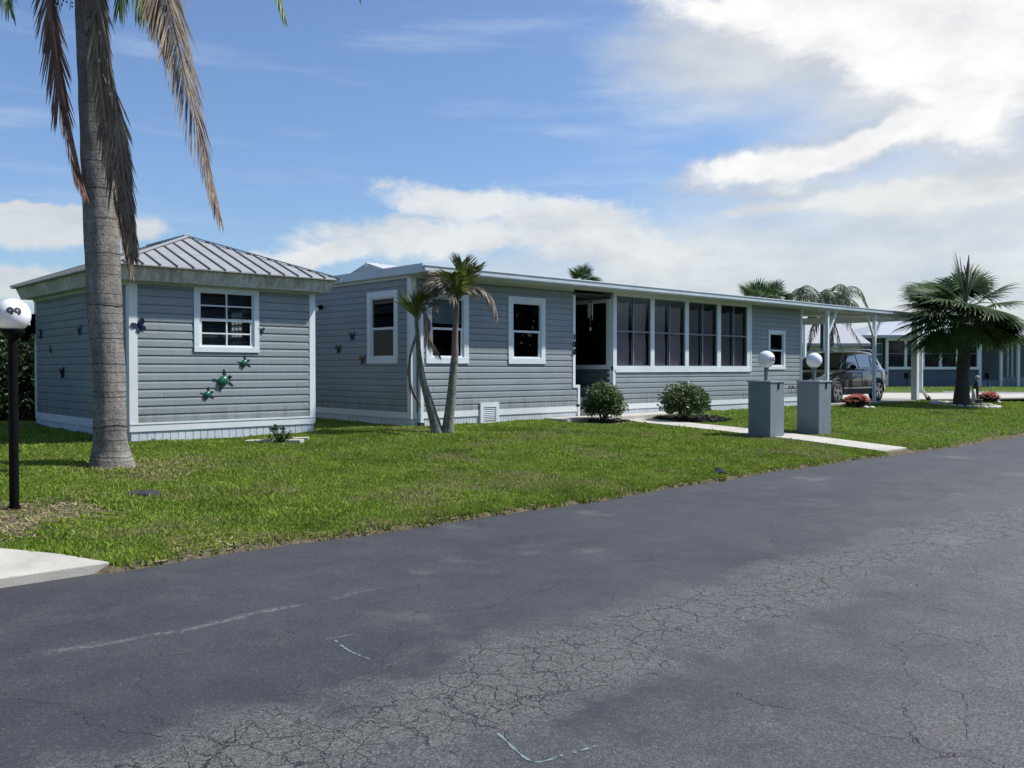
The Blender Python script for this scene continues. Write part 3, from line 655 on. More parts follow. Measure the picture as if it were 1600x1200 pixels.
# ------------------------------------------------------------------ mobile home
HU0, HU1, HV0, HV1 = 10.03, 24.27, 13.65, 21.2; HS = .67; HT = 3.25
home = thing('mobile_home', 'long low grey clapboard home with white trim, flat roof and screened porch', 'house', (HU0, HV0, .4))
PX0, PX1 = 14.46, 15.80      # entry recess
w1 = (10.36-HU0, 11.42-HU0, 1.60, 3.00); w2 = (12.49-HU0, 13.57-HU0, 1.60, 3.01); w3 = (22.47-HU0, 23.38-HU0, 1.48, 2.60)
def hole(q, c=.09): return (q[0]+c, q[1]-c, q[2]+c, q[3]-c)
SR0, SR1, SRB, SRT = 15.80, 21.55, 1.47, 3.20   # band of porch windows
b = MB(); siding(b, (HU0, HV0, 0), EU, NV, PX0-HU0, HS, HT, [hole(w1), hole(w2)]); siding(b, (PX0, HV0, 0), EU, NV, .16, HS, 1.12); b.build('front_wall', SIDING, home)
b = MB(); siding(b, (SR0, HV0, 0), EU, NV, HU1-SR0, HS, HT, [(0, SR1-SR0-.03, SRB+.02, HT), hole((w3[0]+HU0-SR0, w3[1]+HU0-SR0, w3[2], w3[3]))]); b.build('porch_wall', SIDING, home)
wl = (HV1-15.10, HV1-14.05, 1.60, 3.02)
b = MB(); siding(b, (HU0, HV1, 0), (0, -1, 0), NU, HV1-HV0, HS, HT, [hole(wl)]); b.build('side_wall', SIDING, home)
b = MB(); siding(b, (HU1, HV0, 0), EV, (1, 0, 0), HV1-HV0, HS, HT, (), FLAT); siding(b, (HU1, HV1, 0), NU, EV, HU1-HU0, HS, HT, (), FLAT); b.build('rear_wall', SIDING, home)
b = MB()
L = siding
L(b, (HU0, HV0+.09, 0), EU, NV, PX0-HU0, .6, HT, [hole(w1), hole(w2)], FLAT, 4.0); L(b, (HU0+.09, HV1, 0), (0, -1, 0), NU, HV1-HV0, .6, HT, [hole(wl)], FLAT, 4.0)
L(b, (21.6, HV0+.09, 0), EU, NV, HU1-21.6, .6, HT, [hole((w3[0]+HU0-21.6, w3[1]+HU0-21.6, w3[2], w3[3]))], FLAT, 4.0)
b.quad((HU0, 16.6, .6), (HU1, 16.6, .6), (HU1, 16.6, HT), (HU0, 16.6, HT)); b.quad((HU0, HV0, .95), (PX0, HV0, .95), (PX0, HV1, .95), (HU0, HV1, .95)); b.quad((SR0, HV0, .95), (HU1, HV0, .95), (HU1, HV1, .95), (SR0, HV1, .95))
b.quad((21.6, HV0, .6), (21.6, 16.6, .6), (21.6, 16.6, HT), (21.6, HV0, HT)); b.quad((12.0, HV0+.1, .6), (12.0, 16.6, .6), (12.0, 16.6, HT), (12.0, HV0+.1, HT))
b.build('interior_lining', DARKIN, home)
# skirting and base board
b = MB(); skirt(b, (HU0, HV0, 0), EU, NV, PX0+.16-HU0, .22, .55, .075); skirt(b, (SR0, HV0, 0), EU, NV, HU1-SR0, .22, .55, .075); skirt(b, (HU0, HV1, 0), (0, -1, 0), NU, HV1-HV0, .22, .55, .14); b.build('skirting', SKIRT, home)
b = MB(); b.obox((HU0, HV0, 0), EU, NV, -.022, PX0+.16-HU0, 0, .022, .55, .672); b.obox((SR0, HV0, 0), EU, NV, 0, HU1-SR0+.01, 0, .022, .55, .672); b.obox((HU0, HV1, 0), (0, -1, 0), NU, 0, HV1-HV0, 0, .022, .55, .672); b.build('base_board', TRIM, home)
b = MB(); b.box((HU0-.024, HV0-.024, .672), (HU0+.10, HV0, HT)); b.box((HU0-.024, HV0, .672), (HU0, HV0+.10, HT)); b.box((HU1-.03, HV0-.024, .672), (HU1+.08, HV0, HT)); b.box((HU1, HV0, .5), (HU1+.08, HV0+.06, HT))
b.box((PX0-.03, HV0-.03, 1.14), (PX0+.05, HV0+.05, 3.14)); b.box((PX0-.03, HV0-.032, 1.08), (PX0+.20, HV0+.02, 1.14)); b.box((PX0+.13, HV0-.030, .42), (PX0+.20, HV0+.04, 1.08)); build_each(b, 'corner_trim', TRIM, home)
for q, lab, inn in ((w1, 'double-hung window nearest the corner, partly behind the twin palm', 'half'), (w2, None, None), (w3, 'small narrow window at the carport end', None)):
    window(home, (HU0, HV0, 0), EU, NV, *q, cas=.125 if q is not w3 else .10, label=lab, inner=inn)
window(home, (HU0, HV1, 0), (0, -1, 0), NU, *wl, cas=.125, label='window in the shaded end wall')
# roof slab with gutter face and soffit
RT, RB = 3.42, 3.275; RU0, RV_ = 9.88, 13.1
b = MB(); b.box((RU0+.02, RV_+.03, RB+.02), (HU1+.1, HV1+.4, RT-.012)); b.box((RU0+.02, RV_+.03, RT-.012), (HU1+.1, HV1+.4, RT+.0)); rf = b.build('roof', M('white_roof_membrane', (.66, .66, .66), .6, var=.15, vscale=1.0), home)
b = MB(); b.box((RU0, RV_, RB-.005), (RU0+.019, HV1+.4, RT+.012)); b.build('end_fascia', GUTTER, home)
b = MB(); b.prism([(0, 0), (.06, -.0), (.085, .03), (.085, .085), (.10, .12), (.10, .135), (0, .135)], (RU0+.02, RV_+.028, RB-.01), (0, -1, 0), (0, 0, 1), (1, 0, 0), HU1+.1-RU0-.02); b.build('gutter', GUTTER, home, bevel=.002)
b = MB(); b.box((RU0+.03, RV_+.04, RB-.012), (HU1+.1, HV0+.02, RB+.012)); b.box((RU0+.03, HV0, RB-.012), (HU0+.02, HV1, RB+.012)); b.obox((HU0, HV1, 0), (0, -1, 0), NU, 0, HV1-HV0, .016, .04, 3.21, 3.262); b.obox((HU0, HV0, 0), EU, NV, 0, PX0-HU0, .016, .04, 3.215, 3.262); b.build('soffit', SOFFIT, home)
# downspout at the corner
b = MB(); du, dv = HU0+.17, HV0-.07
b.bar((du+.62, RV_+.10, 3.27), (du+.58, RV_+.16, 3.16), .075, .06); b.bar((du+.58, RV_+.16, 3.17), (du, dv, 2.74), .075, .06); b.bar((du, dv, 2.76), (du, dv, .46), .075, .075, (0, 1, 0)); ds = b.build('downspout', WHITE, home, bevel=.008)
b = MB(); b.bar((du, dv, .475), (du, dv-.01, .36), .095, .095, (0, 1, 0)); b.build('drain_boot', BLACKPL, ds)
# skirting vent
vu0, vu1 = 11.71, 12.21; b = MB()
b.box((vu0, HV0-.05, .72), (vu1, HV0, .81)); b.box((vu0, HV0-.05, .36), (vu0+.08, HV0, .72)); b.box((vu1-.08, HV0-.05, .36), (vu1, HV0, .72)); b.box((vu0+.08, HV0-.05, .36), (vu1-.08, HV0, .43))
vt = b.build('crawlspace_vent', TRIM, home); b = MB()
for i in range(7): z = .455+i*.038; b.add([(vu0+.08, HV0-.045, z), (vu1-.08, HV0-.045, z), (vu1-.08, HV0-.012, z+.02), (vu0+.08, HV0-.012, z+.02), (vu0+.08, HV0-.045, z+.004), (vu1-.08, HV0-.045, z+.004), (vu1-.08, HV0-.012, z+.024), (vu0+.08, HV0-.012, z+.024)], [(0, 3, 2, 1), (4, 5, 6, 7), (0, 1, 5, 4), (2, 3, 7, 6)])
b.build('louvre', TRIM, vt); b = MB(); b.box((vu0+.08, HV0-.0085, .43), (vu1-.08, HV0-.0065, .72)); b.build('backing', BLACKPL, vt)
# hose bibs low on the wall at the carport end
b = MB()
for a in (uf(1233), uf(1238), uf(1245)):
    b.tube([(a, HV0-.005, .98), (a, HV0-.06, .98), (a+.02, HV0-.07, .93)], .014, 6); b.box((a-.035, HV0-.03, .95), (a+.035, HV0-.012, 1.01))
build_each(b, 'hose_tap', M('galvanised', (.25, .25, .25), .5, .6), home)
# porch: four window bays with white posts
posts = [(950.5, 962), (1015, 1021), (1069, 1074.6), (1119, 1124.8), (1165.7, 1171)]; b = MB(); bays = []
for i, (a, c_) in enumerate(posts):
    ua, uc = uf(a), uf(c_)
    if i == 0: ua = SR0-.02
    b.box((ua, HV0-.035, SRB), (uc, HV0+.045, SRT)); posts[i] = (ua, uc)
b.box((SR0-.02, HV0-.04, SRB-.01), (posts[4][1], HV0+.05, SRB+.09)); b.box((SR0, HV0-.03, SRT-.0), (posts[4][1], HV0+.05, HT+.02)); b.box((SR0-.02, HV0-.03, .42), (SR0+.07, HV0+.05, SRB-.01))
b.box((posts[4][1]-.02, HV0-.045, SRB-.04), (posts[4][1]+.045, HV0, SRT+.06)); b.box((SR0+.07, HV0-.045, SRB-.055), (posts[4][1]-.02, HV0, SRB-.012)); b.build('porch_frame', WHITE, home, bevel=.004)
for i in range(4):
    a, c_ = posts[i][1], posts[i+1][0]; zb, zt = SRB+.09, SRT-.0; mid = (a+c_)/2; zm = zb+(zt-zb)*.50; f = .022; b = MB()
    for (x0, x1, y0, y1) in ((a, c_, zb, zb+f), (a, c_, zt-f, zt), (a, a+f, zb+f, zt-f), (c_-f, c_, zb+f, zt-f), (mid-.020, mid+.020, zb+f, zt-f), (a+f, mid-.02, zm-.02, zm+.02), (mid+.02, c_-f, zm-.02, zm+.02)): b.box((x0, HV0-.015, y0), (x1, HV0+.02, y1))
    pw = b.build('porch_window', M('grey_sash', (.17, .18, .21), .5), home)
    b = MB(); b.box((a+.004, HV0+.006, zb+.004), (c_-.004, HV0+.009, zt-.004)); b.build('vinyl_pane', SCREEN, pw)
    b = MB(); o_ = (0, HV0, 0)
    for (x0, x1) in ((a+.03, mid-.05), (mid+.03, c_-.04)): cur(o_, EU, NV, x0, x1, zb-.1, zt-.10-.02*i, -.09, .022, .0 if i > 1 else .12, b)
    b.build('curtain', CURTAIN if i < 2 else M('dim_curtain_cloth', (.55, .53, .55), .9, trans=.35), pw)
b = MB(); b.box((SR0-.02, HV0+.0, RB-.02), (SR0+.0, 15.6, RB)); b.quad((SR0, HV0+.05, 3.255), (HU1, HV0+.05, 3.255), (HU1, 16.6, 3.255), (SR0, 16.6, 3.255)); b.build('porch_ceiling', SOFFIT, home); b = MB(); b.quad((PX0-.3, HV0, 3.2), (SR0, HV0, 3.2), (SR0, 15.7, 3.2), (PX0-.3, 15.7, 3.2)); b.build('entry_ceiling', PORCHSIDE, home)  # entry ceiling takes a dark colour to stand for the shade in the recess
# entry recess: porch side wall with screen, back wall with the door, steps
b = MB(); PV = 15.55
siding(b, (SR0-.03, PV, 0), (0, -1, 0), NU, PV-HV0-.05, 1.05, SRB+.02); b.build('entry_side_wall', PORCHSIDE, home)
b = MB(); b.box((SR0-.05, HV0+.05, SRB+.02), (SR0, PV, SRB+.12)); b.box((SR0-.05, HV0+.05, 3.04), (SR0, PV, 3.12)); b.box((SR0-.05, HV0+.05, SRB+.12), (SR0, HV0+.16, 3.04)); b.box((SR0-.045, HV0+.05, 1.05), (SR0-.0, HV0+.12, SRB+.02)); b.box((SR0-.05, PV-.1, 1.05), (SR0, PV, 3.04)); b.build('screen_frame', WHITE, home)
b = MB(); b.box((SR0-.03, HV0+.16, SRB+.12), (SR0-.027, PV-.1, 3.04)); b.build('screen_mesh', glass_mat('insect_screen', (.5, .52, .56), .3, 1.2, .3), home)
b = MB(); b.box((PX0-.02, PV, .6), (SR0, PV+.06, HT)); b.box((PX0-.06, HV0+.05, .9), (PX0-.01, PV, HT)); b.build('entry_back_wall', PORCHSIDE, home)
b = MB(); b.box((PX0+.18, PV-.04, 1.05), (PX0+1.08, PV-.002, 3.05)); dr = b.build('entry_door', M('dark_door', (.05, .06, .07), .4), home)
b = MB(); b.sphere((PX0+.98, PV-.09, 2.05), .035, 10, 8); b.build('door_knob', M('brass', (.5, .4, .2), .3, .9), dr)
STEP = M('teal_grey_step', (.11, .14, .15), .8, var=.15, vscale=5)
b = MB(); b.box((PX0+.02, 14.35, .4), (SR0-.06, PV, 1.05)); b.box((PX0+.13, 14.02, .4), (SR0-.06, 14.35, .84)); b.box((PX0+.13, 13.70, .4), (SR0-.06, 14.02, .63)); b.build('entry_steps', STEP, home, bevel=.006)
# house number down the trim
def text_mesh(s, size, ext=.004, off=.0):
    cu = bpy.data.curves.new('t', 'FONT'); cu.body = s; cu.size = size; cu.extrude = ext; cu.offset = off; cu.align_x = 'CENTER'; cu.align_y = 'CENTER'
    ob_ = bpy.data.objects.new('t', cu); COL.objects.link(ob_); dg = bpy.context.evaluated_depsgraph_get(); dg.update()
    me = bpy.data.meshes.new_from_object(ob_.evaluated_get(dg)); bpy.data.objects.remove(ob_)
    vs = [v.co.copy() for v in me.vertices]; fs = [tuple(p.vertices) for p in me.polygons]; bpy.data.meshes.remove(me); return vs, fs
b = MB()
for i, ch in enumerate('100'):
    vs, fs = text_mesh(ch, .17, .006, .006); b.add([(PX0+.01+p.x, HV0-.037-p.z, 2.20-i*.165+p.y) for p in vs], fs)
b.build('house_number', BLACK, home)

# ------------------------------------------------------------------ carport
cpt = thing('carport', 'open white carport on braced posts at the far end of the home', 'carport', (28.5, 13.2, .43))
CU0, CU1 = HU1+.11, 31.9; b = MB(); zc = lambda v: 3.235+.067*(v-13.1)
for lo, hi in ((.0, .012), (.10, .112)):
    b.add([(CU0, 13.13, zc(13.13)+lo), (CU1, 13.13, zc(13.13)+lo), (CU1, 19.2, zc(19.2)+lo), (CU0, 19.2, zc(19.2)+lo), (CU0, 13.13, zc(13.13)+hi), (CU1, 13.13, zc(13.13)+hi), (CU1, 19.2, zc(19.2)+hi), (CU0, 19.2, zc(19.2)+hi)],
          [(0, 3, 2, 1), (4, 5, 6, 7), (0, 1, 5, 4), (1, 2, 6, 5), (2, 3, 7, 6), (3, 0, 4, 7)])
u = CU0+.15
while u < CU1: b.bar((u, 13.14, zc(13.14)-.012), (u, 19.2, zc(19.2)-.012), .03, .02); u += .30
b.build('roof_panel', M('white_carport_pan', (.72, .73, .73), .5), cpt)
b = MB(); b.prism([(0, 0), (.06, -.0), (.085, .03), (.085, .085), (.10, .12), (.10, .135), (0, .135)], (CU0, RV_+.028, RB-.01), (0, -1, 0), (0, 0, 1), (1, 0, 0), CU1-CU0); b.box((CU1, 13.05, 3.2), (CU1+.02, 19.2, 3.46)); b.box((CU0, 13.13, RB+.02), (CU1, 13.2, RT)); b.build('gutter', GUTTER, cpt)
b = MB(); b.box((CU0, 18.9, zc(18.9)-.16), (CU1, 19.0, zc(18.9)-.02)); b.box((CU0, 13.135, RB-.03), (CU1, 13.26, RB+.01)); build_each(b, 'beam', WHITE, cpt)
for px, wd in ((1292, .10), (1366, .10)):
    u = uf(px, 13.2); b = MB(); b.box((u-wd/2, 13.2-wd/2, .42), (u+wd/2, 13.2+wd/2, RB-.03)); p_ = b.build('post', WHITE, cpt, bevel=.006)
    for s in ((1,) if px == 1292 else (-1, 1)):
        b = MB(); b.bar((u+s*.05, 13.2, 2.52), (u+s*.56, 13.2, RB-.03), .07, .06, (0, 1, 0)); b.build('brace', WHITE, p_)
u3 = uf(1430, 13.2); b = MB(); b.box((u3-.10, 13.1, .42), (u3+.10, 13.3, RB-.03)); b.build('post', WHITE, cpt, bevel=.008)['label'] = 'thick end post'
b = MB(); ud = u3+.26; b.bar((ud, 13.1, RB), (ud, 13.1, .80), .09, .09, (0, 1, 0)); b.bar((ud, 13.1, .82), (ud+.30, 13.02, .50), .09, .08); ds = b.build('downspout', WHITE, cpt, bevel=.008)
b = MB(); b.bar((ud+.28, 13.02, .53), (ud+.44, 13.0, .42), .11, .10); b.build('drain_boot', BLACKPL, ds)
for px, vv in ((1257, 18.8), (1289, 18.8)):
    for q in ((px, vv),):
        u = uf(px, vv); b = MB(); b.box((u-.05, vv-.05, .42), (u+.05, vv+.05, zc(vv)-.16)); b.build('post', WHITE, cpt)

# ------------------------------------------------------------------ lamps and pedestals
def globe(b, c, r=.155): b.sphere(c, r, 40, 24)
def wrap_text(s, c, r, direc, size, off=.004):
    """letters laid on a sphere of radius r about c, read from outside"""
    direc = Vector(direc).normalized(); right = Vector((0, 0, 1)).cross(direc).normalized()   # reader's right
    vs, fs = text_mesh(s, size, .0, off); b = MB(); P = []; bm = bmesh.new(); V_ = [bm.verts.new(v) for v in vs]
    for f in fs:
        try: bm.faces.new([V_[i] for i in f])
        except ValueError: pass
    bmesh.ops.triangulate(bm, faces=bm.faces)
    for _ in range(5):
        le = [e for e in bm.edges if e.calc_length() > .012]
        if not le: break
        bmesh.ops.subdivide_edges(bm, edges=le, cuts=1); bmesh.ops.triangulate(bm, faces=bm.faces)
    bm.verts.index_update(); vs = [v.co.copy() for v in bm.verts]; fs = [tuple(v.index for v in f.verts) for f in bm.faces]; bm.free()
    for p in vs:
        a, h = p.x/r, p.y/r; q = (direc*math.cos(a)+right*math.sin(a))*math.cos(h)+Vector((0, 0, 1))*math.sin(h); P.append(Vector(c)+q*(r+.0015))
    b.add(P, fs); return b
lp = thing('globe_lamp', 'white globe lamp numbered 99 on a slim black post by the driveway apron', 'lamp post', (2.22, 9.29, .17), 'globe lamps')
g99 = Vector((2.235, 9.29, 2.0)); lpx = 2.235
b = MB(); b.tube([(lpx, 9.29, .1), (lpx, 9.29, 1.80)], .042, 20); b.tube([(lpx, 9.29, .17), (lpx, 9.29, .21)], .06, 20); b.build('post', BLACK, lp, smooth=False)
b = MB(); b.tube([(lpx, 9.29, 1.78), (lpx, 9.29, 1.835), (lpx, 9.29, 1.865)], [.05, .10, .105], 24); b.build('fitter', BLACK, lp)
b = MB(); globe(b, g99, .157); gg = b.build('globe', GLOBE, lp, smooth=True)
wrap_text('99', g99, .157, (-.16, -1, .10), .125, .004).build('number', M('number_vinyl', (.05, .045, .05), .5), gg)
def pedestal(u0, v0, zt, label, num):
    r = thing('lamp_pedestal', label, 'pedestal', (u0+.24, v0+.24, .17), 'grey lamp pedestals beside the front path')
    b = MB(); b.box((u0, v0, .05), (u0+.49, v0+.48, zt-.03)); b.build('pillar', PED, r, bevel=.006)
    b = MB(); b.box((u0-.018, v0-.018, zt-.03), (u0+.508, v0+.498, zt)); b.build('cap', M('pedestal_cap', (.30, .34, .36), .6, var=.2, vscale=8), r, bevel=.005)
    c = (u0+.24, v0+.24); b = MB(); b.tube([(*c, zt), (*c, zt+.26)], .038, 14); b.tube([(*c, zt+.24), (*c, zt+.285)], [.05, .085], 18); b.build('stem', GREYPIPE, r)
    gc = (*c, zt+.41); b = MB(); globe(b, gc, .165 if num else .155); g = b.build('globe', GLOBE, r, smooth=True)
    if num: wrap_text('100', gc, .165, (-.13, -1, 0), .115, .003).build('number', MATS['number_vinyl'], g)
    b = MB(); b.box((u0+.27, v0-.022, zt-.16), (u0+.285, v0-.001, zt-.05)); b.box((u0+.262, v0-.028, zt-.06), (u0+.29, v0-.001, zt-.045)); b.build('latch', BLACKPL, r)
pedestal(14.97, 9.03, 1.27, 'grey pedestal with a globe lamp numbered 100, nearer the camera beside the path', True)
pedestal(16.5, 8.87, 1.26, 'grey pedestal with a plain unnumbered globe lamp, on the far side of the path', False)

# ------------------------------------------------------------------ plants
BARK = None
def palm_bark():
    m = bpy.data.materials.new('palm_bark'); m.use_nodes = True; t = NT(m.node_tree); b = t.n['Principled BSDF']
    c = t.new('ShaderNodeTexCoord').outputs['Object']; x, y, z = t.sep(c)
    n = t.noise(c, 3.0, 6, .65); nf = t.noise(c, 28, 5, .7); nz = t.noise(t.vmath('MULTIPLY', c, (6, 6, 1)), 2.0, 5, .7)
    zz = t.math('ADD', z, t.math('MULTIPLY', t.noise(c, 2.2, 3), .10))
    ringv = t.math('FRACT', t.math('MULTIPLY', zz, 8.3)); ring_ = t.math('MAXIMUM', t.smooth(ringv, .08, .0, 0, .35), t.smooth(t.math('FRACT', t.math('ADD', t.math('MULTIPLY', zz, 2.7), t.math('MULTIPLY', t.noise(t.comb(0.0, 0.0, z), 1.3, 2), 1.2))), .045, 0.0, 0, 1)); sel = t.smooth(t.noise(t.comb(0.0, 0.0, t.math('MULTIPLY', t.math('FLOOR', t.math('MULTIPLY', zz, 8.3)), .37)), 8.0, 1), .42, .58)
    col = t.mix(t.ramp(n, [(.35, 0.0), (.65, 1.0)]), (.14, .135, .125), (.29, .275, .25)); col = t.mix(t.ramp(nf, [(.32, 0.0), (.55, 1.0)]), (.10, .095, .09), col)
    col = t.mix(t.smooth(nz, .55, .7, 0, .4), col, (.36, .355, .32))
    col = t.mix(t.math('MULTIPLY', t.math('MULTIPLY', ring_, sel), t.smooth(n, .3, .5)), col, (.05, .045, .04))
    t.put(b.inputs['Base Color'], col); b.inputs['Roughness'].default_value = .9; b.inputs['Specular IOR Level'].default_value = .15
    bn = t.new('ShaderNodeBump'); bn.inputs['Strength'].default_value = .9; bn.inputs['Distance'].default_value = .02
    t.l.new(t.math('SUBTRACT', t.math('ADD', t.math('MULTIPLY', nf, .6), nz), t.math('MULTIPLY', ring_, sel)), bn.inputs['Height']); t.l.new(bn.outputs[0], b.inputs['Normal']); return m
BARK = palm_bark()
DARKBARK = M('dark_bark', (.075, .065, .055), .95, var=.35, vscale=9, bump=.9, bscale=40)
FROND_G = M('green_frond', (.06, .12, .02), .5, island=.8, col2=(.13, .20, .035), trans=.25)
FROND_D = M('dry_frond', (.09, .065, .05), .8, island=1.0, col2=(.33, .26, .19), trans=.15)
FROND_GOLD = M('yellowing_frond', (.26, .19, .05), .7, island=1.0, col2=(.36, .30, .09), trans=.2)
FROND_B = M('brown_frond', (.10, .05, .035), .85, island=1.0, col2=(.22, .14, .10), trans=.1)
FAN_G = M('fan_palm_leaf', (.028, .062, .014), .5, island=.7, spec=.25, col2=(.095, .155, .040), trans=.28)
FAN_D = M('dead_fan_leaf', (.10, .09, .065), .8, island=.8, col2=(.20, .175, .12), trans=.15)
PALE_G = M('pale_palm_leaf', (.07, .10, .045), .55, island=.8, col2=(.16, .19, .11), trans=.25)
def lathe_trunk(b, pts, rs, n=28, wob=.02):
    C_ = catmull(pts, (len(pts)-1)*14); m = len(C_)-1; vs = []
    for i, p in enumerate(C_):
        t = i/m*(len(rs)-1); k = min(int(t), len(rs)-2); r = rs[k]+(rs[k+1]-rs[k])*(t-k)
        for j in range(n):
            a = 2*math.pi*j/n; q = r*(1+wob*mnoise.noise(Vector((math.cos(a)*1.5, math.sin(a)*1.5, p.z*3)))*3+.006*math.sin(p.z*52))
            vs.append((p.x+q*math.cos(a), p.y+q*math.sin(a), p.z))
    b.add(vs, [(i*n+j, i*n+(j+1) % n, (i+1)*n+(j+1) % n, (i+1)*n+j) for i in range(m) for j in range(n)])
def feather(b, pts, n=46, L=.5, wd=.022, splay=.9, droop=.5, rad=.018, start=.12, side=None, ragged=.25, seed=0, stem=True, upk=.0):
    """pinnate frond: stem through pts with leaflets on both sides"""
    r_ = random.Random(seed); C_ = catmull(pts, 60); m = 60
    if stem: b.tube(C_[::3], [rad*(1-.8*i/20) for i in range(21)], 5, False)
    for k in range(n):
        t = start+(1-start)*(k+r_.random()*.7)/n; i = min(int(t*m), m-1); p = C_[i].lerp(C_[i+1], t*m-i); tg = (C_[i+1]-C_[i]).normalized()
        sv = Vector(side) if side else tg.cross(Vector((0, 0, 1)))
        if sv.length < .15: sv = Vector((CA, -SA, 0))
        sv = (sv-tg*sv.dot(tg)).normalized(); up = sv.cross(tg).normalized()
        if up.z < 0: up = -up
        ll = L*(math.sin(math.pi*min(1, (t*.85+.15)))**.45+.12)*r_.uniform(1-ragged, 1+ragged*.5)
        for s in (-1, 1):
            sp = splay*(1-.5*t)*r_.uniform(.7, 1.2); d = (tg*math.cos(sp)+sv*s*math.sin(sp)+up*upk).normalized()
            q = p.copy(); dd = d.copy(); segs = 5; prev = None; w_ = wd*r_.uniform(.8, 1.2); tw = r_.uniform(-.6, .6)
            for j in range(segs+1):
                f = j/segs; ww = w_*(.55+.9*f)*(1-f)**.6 if f < 1 else 0; wv = (dd.cross(up)*math.cos(tw)+up*math.sin(tw)); wv = wv.normalized() if wv.length > .01 else sv
                cur_ = (q-wv*ww/2, q+wv*ww/2)
                if prev: b.quad(prev[0], prev[1], cur_[1], cur_[0])
                prev = cur_; dd = (dd+Vector((0, 0, -1))*droop*.42*r_.uniform(.6, 1.3)).normalized(); q = q+dd*ll/segs
def fan(b, hub, d, R, seed=0, n=30, spread=4.3, droop=.6, pet=None, wd=.05, fold=.35):
    """costapalmate leaf: hub, outward direction d, radius R"""
    r_ = random.Random(seed); d = Vector(d).normalized(); sv = d.cross(Vector((0, 0, 1)))
    sv = sv.normalized() if sv.length > .1 else Vector((1, 0, 0)); nrm = sv.cross(d).normalized(); hub = Vector(hub)
    if pet is not None: b.tube(catmull([pet, (Vector(pet)+hub)/2+Vector((0, 0, .06)), hub], 6), .014, 5, False)
    for i in range(n):
        a = (i/(n-1)-.5)*spread+r_.uniform(-.03, .03); dd = (d*math.cos(a)+sv*math.sin(a)-nrm*fold*abs(math.sin(a*.5))*.9).normalized()
        L = R*(1-.28*abs(a)/(spread/2))*r_.uniform(.88, 1.05); q = hub.copy(); prev = None; segs = 6; lat = (sv*math.cos(a)-d*math.sin(a)).normalized()
        for j in range(segs+1):
            f = j/segs; ww = L*math.sin(spread/n/2)*2*min(f, .55)*1.05 if f <= .55 else L*math.sin(spread/n/2)*1.1*(1-(f-.55)/.45)**.8
            c2 = (q-lat*ww/2, q+nrm*ww*.22, q+lat*ww/2)
            if prev: b.quad(prev[0], prev[1], c2[1], c2[0]); b.quad(prev[1], prev[2], c2[2], c2[1])
            prev = c2
            if f > .45: dd = (dd+Vector((0, 0, -1))*droop*.55*r_.uniform(.5, 1.4)*(f-.3)).normalized()
            q = q+dd*L/segs
def PY(l): return [cp(*q) for q in l]

# tall palm at the left
palm = thing('tall_palm', 'tall thick-trunked palm with dead brown fronds hanging down the trunk, beside the shed', 'palm tree', (3.83, 11.42, .3), 'palm trees')
tp = PY([(176, 742, 10.99), (175, 722, 10.99), (173, 700, 11.0), (172, 672, 11.0), (171, 600, 11.05), (163, 470, 11.15), (157, 330, 11.25), (149, 160, 11.4), (141, 0, 11.55), (136, -130, 11.7)])
b = MB(); lathe_trunk(b, tp, [.30, .262, .215, .192, .186, .205, .205, .198, .185, .15]); b.build('trunk', BARK, palm, smooth=True)
top = cp(136, -140, 11.7)
def frond(parent, mat, pts, **k):
    b = MB(); feather(b, pts, **k); return b.build('frond', mat, parent)
frond(palm, FROND_B, PY([(118, -120, 11.5), (88, -95, 11.2), (76, -20, 11.1), (82, 60, 11.05), (94, 150, 11.05), (112, 235, 11.05), (132, 300, 11.0)]), n=130, L=.55, wd=.026, splay=.45, droop=.25, rad=.045, start=.1, seed=3)['label'] = 'thin dead frond hanging left of the trunk'
b = MB(); Pc = catmull(PY([(78, -60, 11.05), (80, 40, 11.0), (96, 150, 11.0), (116, 240, 11.0), (131, 300, 11.0)]), 30)
for i in range(30): 
    w0 = .038*math.sin(math.pi*min(1, (i+2)/32))**.5; w1 = .038*math.sin(math.pi*min(1, (i+3)/32))**.5; e = Vector((CA, -SA, 0)); q = Vector((SA, CA, 0))*.02
    b.quad(Pc[i]-e*w0, Pc[i]+q, Pc[i+1]+q, Pc[i+1]-e*w1); b.quad(Pc[i]+q, Pc[i]+e*w0, Pc[i+1]+e*w1, Pc[i+1]+q)
b.build('leaf_sheath', FROND_B, palm)
for k, (pp, L_) in enumerate((([(140, -120, 11.3), (146, -40, 10.98), (152, 60, 10.95), (163, 160, 10.95), (178, 270, 10.95), (192, 350, 10.93), (205, 425, 10.9)], .50), ([(150, -120, 11.3), (150, -20, 10.93), (170, 100, 10.9), (188, 220, 10.9), (199, 320, 10.9), (209, 400, 10.88)], .52))):
    frond(palm, FROND_D, PY(pp), n=170, L=L_, wd=.030, splay=.42, droop=.22, rad=.04, start=.05, seed=11+k)
f3 = [(150, -125, 11.4), (190, -175, 11.1), (232, -120, 10.9), (255, -30, 10.8), (276, 60, 10.75), (300, 160, 10.7), (322, 250, 10.7), (343, 338, 10.7)]
frond(palm, FROND_D, PY(f3), n=210, L=.80, wd=.026, splay=.80, droop=.34, rad=.026, start=.18, seed=21)['label'] = 'long dead frond drooping to the right of the trunk'
frond(palm, FROND_GOLD, PY([(150, -125, 11.3), (190, -175, 11.0), (226, -90, 10.8), (240, -10, 10.72), (252, 40, 10.7), (266, 90, 10.7)]), n=130, L=.62, wd=.030, splay=.62, droop=.30, rad=.015, start=.2, seed=24)
frond(palm, FROND_G, PY([(150, -130, 11.4), (175, -170, 10.8), (205, -80, 10.5), (220, 20, 10.4)]), n=50, L=.62, wd=.02, splay=.5, droop=.6, seed=31)
